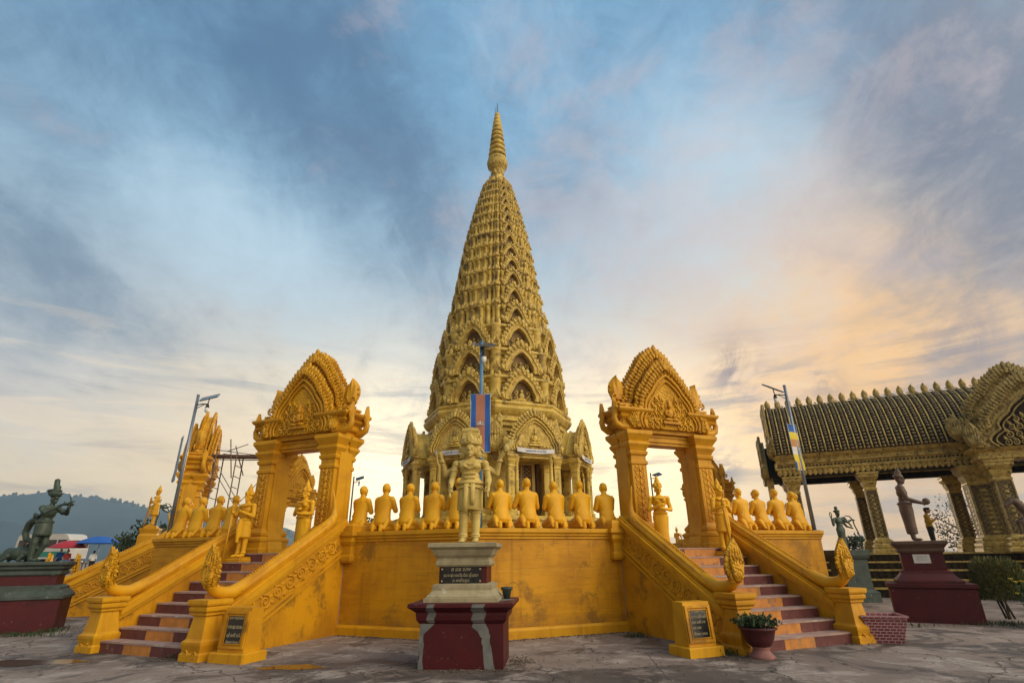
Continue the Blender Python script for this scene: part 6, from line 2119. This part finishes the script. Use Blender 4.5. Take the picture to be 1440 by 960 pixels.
def build_trees():
    D2 = [M_LEAFD, M_LEAF]
    tree('tree', (-21.9, 10.1, gz(-21.9, 10)), 3.9, 1.9, 'dark bushy tree at the foot of the hills beside the lamp pole', D2, 1, 1.0, 3000, .17)
    tree('tree', (-10.9, 20.1, gz(-10.9, 20)), 5.0, 1.9, 'dark tree behind the monks nearest the left front gate', D2, 2, 1.5, 2600, .17)
    tree('tree', (16.0, 6.5, gz(16, 6.5)), 2.9, 1.5, 'dark shrubby tree behind the slender green archer', D2, 3, .8, 2400, .15)
    tree('tree', (28.6, 10.0, gz(28.6, 10)), 4.6, 2.2, 'thin open tree beyond the hall behind the person in mustard', D2, 4, 1.6, 1900, .10)
    tree('tree', (24.0, 13.0, gz(24, 13)), 2.6, 1.5, 'low dark tree beyond the hall left of the brown statue', D2, 6, .7, 1500, .17)
    tree('tree', (-17.2, 23.0, gz(-17, 23)), 2.6, 1.6, 'low dark tree seen through the left front gate', D2, 7, .7, 1500, .17)
    # clipped conifer-like shrub and flowering plant at the right edge
    rnd = random.Random(31)
    root = empty('shrub', (12.25, -10.9, .12)); tag(root, 'yellow green feathery shrub at the right edge beside the dark red pedestal', 'shrub')
    mb = MB()
    for i in range(5): tube(mb, [(rnd.uniform(-.1, .1), rnd.uniform(-.1, .1), -.05), (rnd.uniform(-.2, .2), rnd.uniform(-.2, .2), .5), (rnd.uniform(-.4, .4), rnd.uniform(-.35, .35), 1.0)], [.025, .018, .006], 5)
    put('stem', mb, M_BARK, root)
    mb = MB()
    for i in range(11000):
        a = rnd.uniform(0, 6.28); b = rnd.uniform(0, 1)
        rr = .62 * math.sqrt(rnd.uniform(.25, 1)) * (1 - .25 * b)
        z = .35 + .98 * b * math.sqrt(max(0, 1 - (rr / .72) ** 2))
        x, y = rr * math.cos(a), rr * math.sin(a)
        d = Vector((x * .8 + rnd.gauss(0, .25), y * .8 + rnd.gauss(0, .25), .7 + rnd.gauss(0, .2))).normalized()
        M_ = T(x, y, z) @ Vector((0, 0, 1)).rotation_difference(d).to_matrix().to_4x4() @ RZ(rnd.uniform(0, 6.28))
        s_ = rnd.uniform(.04, .085)
        mb.add([(-s_ * .10, 0, 0), (s_ * .10, 0, 0), (s_ * .06, 0, s_), (-s_ * .06, 0, s_)], [(0, 1, 2, 3)], 0 if rnd.random() < .7 else 1, False, M_)
    put('foliage', mb, [M_LEAFY, M_LEAF], root)
    root = empty('flowering_plant', (12.02, -11.95, 0)); tag(root, 'leafy plant with small yellow flowers in front of the feathery shrub', 'plant')
    mb = MB(); fl = MB()
    for i in range(46):
        a = rnd.uniform(0, 6.28); L = rnd.uniform(.4, .95); o = rnd.uniform(.1, .45)
        p = [(.05 * math.cos(a), .05 * math.sin(a), -.03), (o * .5 * math.cos(a), o * .5 * math.sin(a), L * .6), (o * math.cos(a), o * math.sin(a), L)]
        tube(mb, p, [.008, .006, .003], 4)
        for k in range(9):
            q = Vector(p[0]).lerp(Vector(p[1]), k / 5) if k < 5 else Vector(p[1]).lerp(Vector(p[2]), (k - 4) / 5)
            leaf(mb, .06, .13, .006, T(*q) @ RZ(rnd.uniform(0, 6.28)) @ RX(rnd.uniform(.6, 1.6)))
        if i % 2 == 0:
            for k in range(5): leaf(fl, .05, .06, .008, T(*p[2]) @ RZ(k * 1.256) @ RX(.9))
    put('foliage', mb, M_LEAF, root); put('blossom', fl, M_FLOWER, root)


def build_background():
    # parked bus
    z0 = gz(-48, 35)
    root = empty('bus', (-48.1, 35.2, z0), R(-8)); root.scale = (.88, .88, .88); tag(root, 'white parked bus with a green stripe behind the far left statue', 'bus')
    mb = MB()
    L, W, H = 3.7, 1.25, 3.3
    prof = [(-L, .55), (L, .55), (L + .05, 1.5), (L - .25, 2.6), (L - .7, 3.15), (L - 1.2, H), (-L + .5, H), (-L + .1, 3.15), (-L - .02, 2.5)]
    extrude_xz(mb, prof, -W, W)
    body = put('body', mb, M_BUSW, root)
    mb = MB(); box(mb, -L + .02, L - .02, -W - .012, W + .012, .75, 1.35); put('stripe', mb, M_BUSG, body)
    for i in range(5):
        mb = MB(); x = -L + .35 + i * 1.32
        box(mb, x, x + 1.15, -W - .02, W + .02, 1.75, 2.65); put('window', mb, M_GLASS, body)
    mb = MB(); box(mb, L - .22, L - .10, -W + .12, W - .12, 1.7, 2.55, 0, T(.09, 0, 0)); put('windscreen', mb, M_GLASS, body)
    for x in (-2.2, 2.3):
        for y in (-W - .02, W - .26):
            mb = MB(); lathe(mb, [(.3, 0), (.46, .03), (.48, .14), (.46, .25), (.3, .28)], 20, M=T(x, y, .48) @ RX(-PI / 2)); w = put('wheel', mb, M_TYRE, root)
            mb = MB(); lathe(mb, [(.26, -.02), (.26, .30)], 14, M=T(x, y, .48) @ RX(-PI / 2)); put('rim', mb, M_POLE, w)
    # market umbrellas and stall
    for x, y, col, r_, zt, lab in ((-32.2, 20.2, M_FBLUE, 1.55, 2.75, 'big blue market umbrella'), (-34.4, 20.0, paint('umbrella_red', (.38, .02, .03)), 1.3, 2.35, 'red market umbrella beside the blue one'),
                                   (-29.4, 21.0, paint('umbrella_cream', (.55, .55, .30)), 1.1, 2.45, 'pale yellow market umbrella')):
        rt_ = empty('market_umbrella', (x, y, gz(x, y))); tag(rt_, lab + ' by the parked bus', 'umbrella', 'market umbrellas')
        mb = MB(); tube(mb, [(0, 0, -.05), (0, 0, zt)], .025, 6); put('pole', mb, M_POLE, rt_)
        mb = MB()
        n = 8
        loops = []
        for k, z in ((.02, 0), (.4, -.10), (.75, -.30), (1.0, -.55)):
            loops.append([(r_ * k * math.cos(2 * PI * i / 16) * (1 if i % 2 == 0 else .95), r_ * k * math.sin(2 * PI * i / 16) * (1 if i % 2 == 0 else .95), zt + z) for i in range(16)])
        loops += [[(x_, y_, z_ - .02) for x_, y_, z_ in l] for l in loops[::-1]]
        rings(mb, loops, 0, False, True, True)
        put('canopy', mb, col, rt_)
    for x, y, lab in ((-33.2, 19.2, 'market stall table heaped with goods under the red umbrella'), (-30.4, 19.6, 'market stall table heaped with goods under the pale yellow umbrella')):
        rt_ = empty('market_stall', (x, y, gz(x, y)), .3); tag(rt_, lab, 'stall', 'market stall tables')
        mb = MB(); box(mb, -.9, .9, -.4, .4, .72, .78); put('table_top', mb, M_BARK, rt_)
        for sx in (-.8, .8):
            for sy in (-.32, .32):
                mb = MB(); box(mb, sx - .03, sx + .03, sy - .03, sy + .03, -.03, .72); put('leg', mb, M_BARK, rt_)
        rnd = random.Random(int(abs(x) * 10))
        mats = [M_RED, M_FYEL, M_PAPER, M_FBLUE, M_LEAF]
        mb = MB()
        for i in range(26): ell(mb, (rnd.uniform(-.8, .8), rnd.uniform(-.3, .3), .80 + rnd.uniform(0, .12)), rnd.uniform(.06, .13), 7, rnd.randrange(5))
        g = put('goods', mb, mats, rt_); g['kind'] = 'stuff'
    # blue roofed shed seen through the left gate
    rt_ = empty('shed', (-14.6, 27.0, gz(-14.6, 27)), .1); tag(rt_, 'open shed with a pale blue metal roof glimpsed through the left front gate', 'shed')
    for sx in (-1.6, 1.6):
        for sy in (-1.3, 1.3):
            mb = MB(); tube(mb, [(sx, sy, -.1), (sx, sy, 1.7)], .05, 6); put('post', mb, M_POLE, rt_)
    mb = MB(); extrude_yz(mb, [(-1.7, 1.55), (1.7, 2.75), (1.7, 2.81), (-1.7, 1.61)], -2.1, 2.1)
    for i in range(21): tube(mb, [(-2.0 + i * .2, -1.7, 1.62), (-2.0 + i * .2, 1.7, 2.82)], .02, 4)
    put('roof', mb, paint('pale_blue_sheet', (.28, .42, .62), (.22, .34, .52), rough=.4), rt_)
    # dirt, gravel and tufts gathered along the feet of walls and pedestals
    rnd = random.Random(77)
    mb = MB()
    def scatter(cx, cy, rx, ry, n, smax=.022):
        for _ in range(n):
            x = cx + rnd.gauss(0, rx * .5); y = cy + rnd.gauss(0, ry * .5); s_ = rnd.uniform(.25, 1) ** 2 * smax
            ell(mb, (x, y, s_ * .3), (s_ * rnd.uniform(.7, 1.4), s_ * rnd.uniform(.7, 1.4), s_ * .6), 5, rnd.randrange(2), smooth=False)
    scatter(4.35, -14.95, .5, .35, 260); scatter(-4.95, -14.55, .5, .15, 120); scatter(-.1, -15.85, .8, .12, 160); scatter(.75, -15.3, .2, .5, 120)
    for k in (-1, 1):
        for i in range(220):
            u = rnd.uniform(1.6, 4.9); p = fpos(22.5 * k, -k * u, 12.08 + abs(rnd.gauss(0, .07)))
            s_ = rnd.uniform(.004, .02)
            ell(mb, (p.x, p.y, s_ * .4), (s_, s_, s_ * .6), 5, rnd.randrange(2), smooth=False)
    scatter(7.1, -13.6, .5, .3, 90); scatter(-7.0, -13.6, .4, .3, 80); scatter(0, -15.0, 6, 1.2, 160, .015)
    for _ in range(420):
        x = rnd.gauss(0, 5.5); y = -15.2 + abs(rnd.gauss(0, 1.0)) * rnd.choice((-1, 1.6)); s_ = rnd.uniform(.015, .045)
        if abs(x) < .8 and -15.9 < y < -14.5: continue
        mb.add([(-s_ * .4, 0, 0), (0, -s_, .004), (s_ * .4, 0, .008), (0, s_, .004)], [(0, 1, 2, 3)], rnd.randrange(2), False, T(x, y, .006) @ RZ(rnd.uniform(0, 6.28)))
    o = put('debris', mb, [M_BARK, paint('dirt_clod', (.13, .10, .08), (.08, .06, .05), rough=.9, scale=9)]); o['kind'] = 'stuff'
    mb = MB()
    for cx, cy, rx, ry, n in ((-10.9, -11.3, 1.3, .18, 420), (-10.35, -10.6, .2, .7, 200), (3.2, -12.6, .25, .12, 90), (4.3, -14.75, .35, .15, 120), (-5.0, -14.45, .25, .1, 60), (9.0, -11.6, 1.2, .15, 120), (11.6, -11.5, .8, .3, 260)):
        for _ in range(n):
            x = cx + rnd.gauss(0, rx * .5); y = cy + rnd.gauss(0, ry * .5); h_ = rnd.uniform(.03, .12)
            a = rnd.uniform(0, 6.28); l_ = rnd.uniform(.2, .8) * h_
            dx, dy = math.cos(a), math.sin(a)
            mb.add([(x - dy * .005, y + dx * .005, -.005), (x + dy * .005, y - dx * .005, -.005), (x + dx * l_ * .4, y + dy * l_ * .4, h_ * .7), (x + dx * l_, y + dy * l_, h_)], [(0, 1, 2), (0, 2, 3)], rnd.randrange(2))
    o = put('grass', mb, [M_LEAFD, M_LEAF]); o['kind'] = 'stuff'


def build_haze():
    m = bpy.data.materials.new('evening_haze'); m.use_nodes = True
    t = NT(m.node_tree)
    v = t.n('ShaderNodeVolumePrincipled', ins={'Color': (.50, .74, 1.0, 1), 'Density': HAZE})
    v.inputs['Anisotropy'].default_value = .45
    o = t.n('ShaderNodeOutputMaterial'); t.put(o.inputs['Volume'], v.outputs[0])
    mb = MB(); box(mb, -1500, 1300, -70, 1230, -6, 140)
    tag(put('haze', mb, m), kind='stuff')


HAZE = .00042
if HAZE: build_haze()
build_hall(); build_poles(); build_scaffold(); build_trees(); build_background()
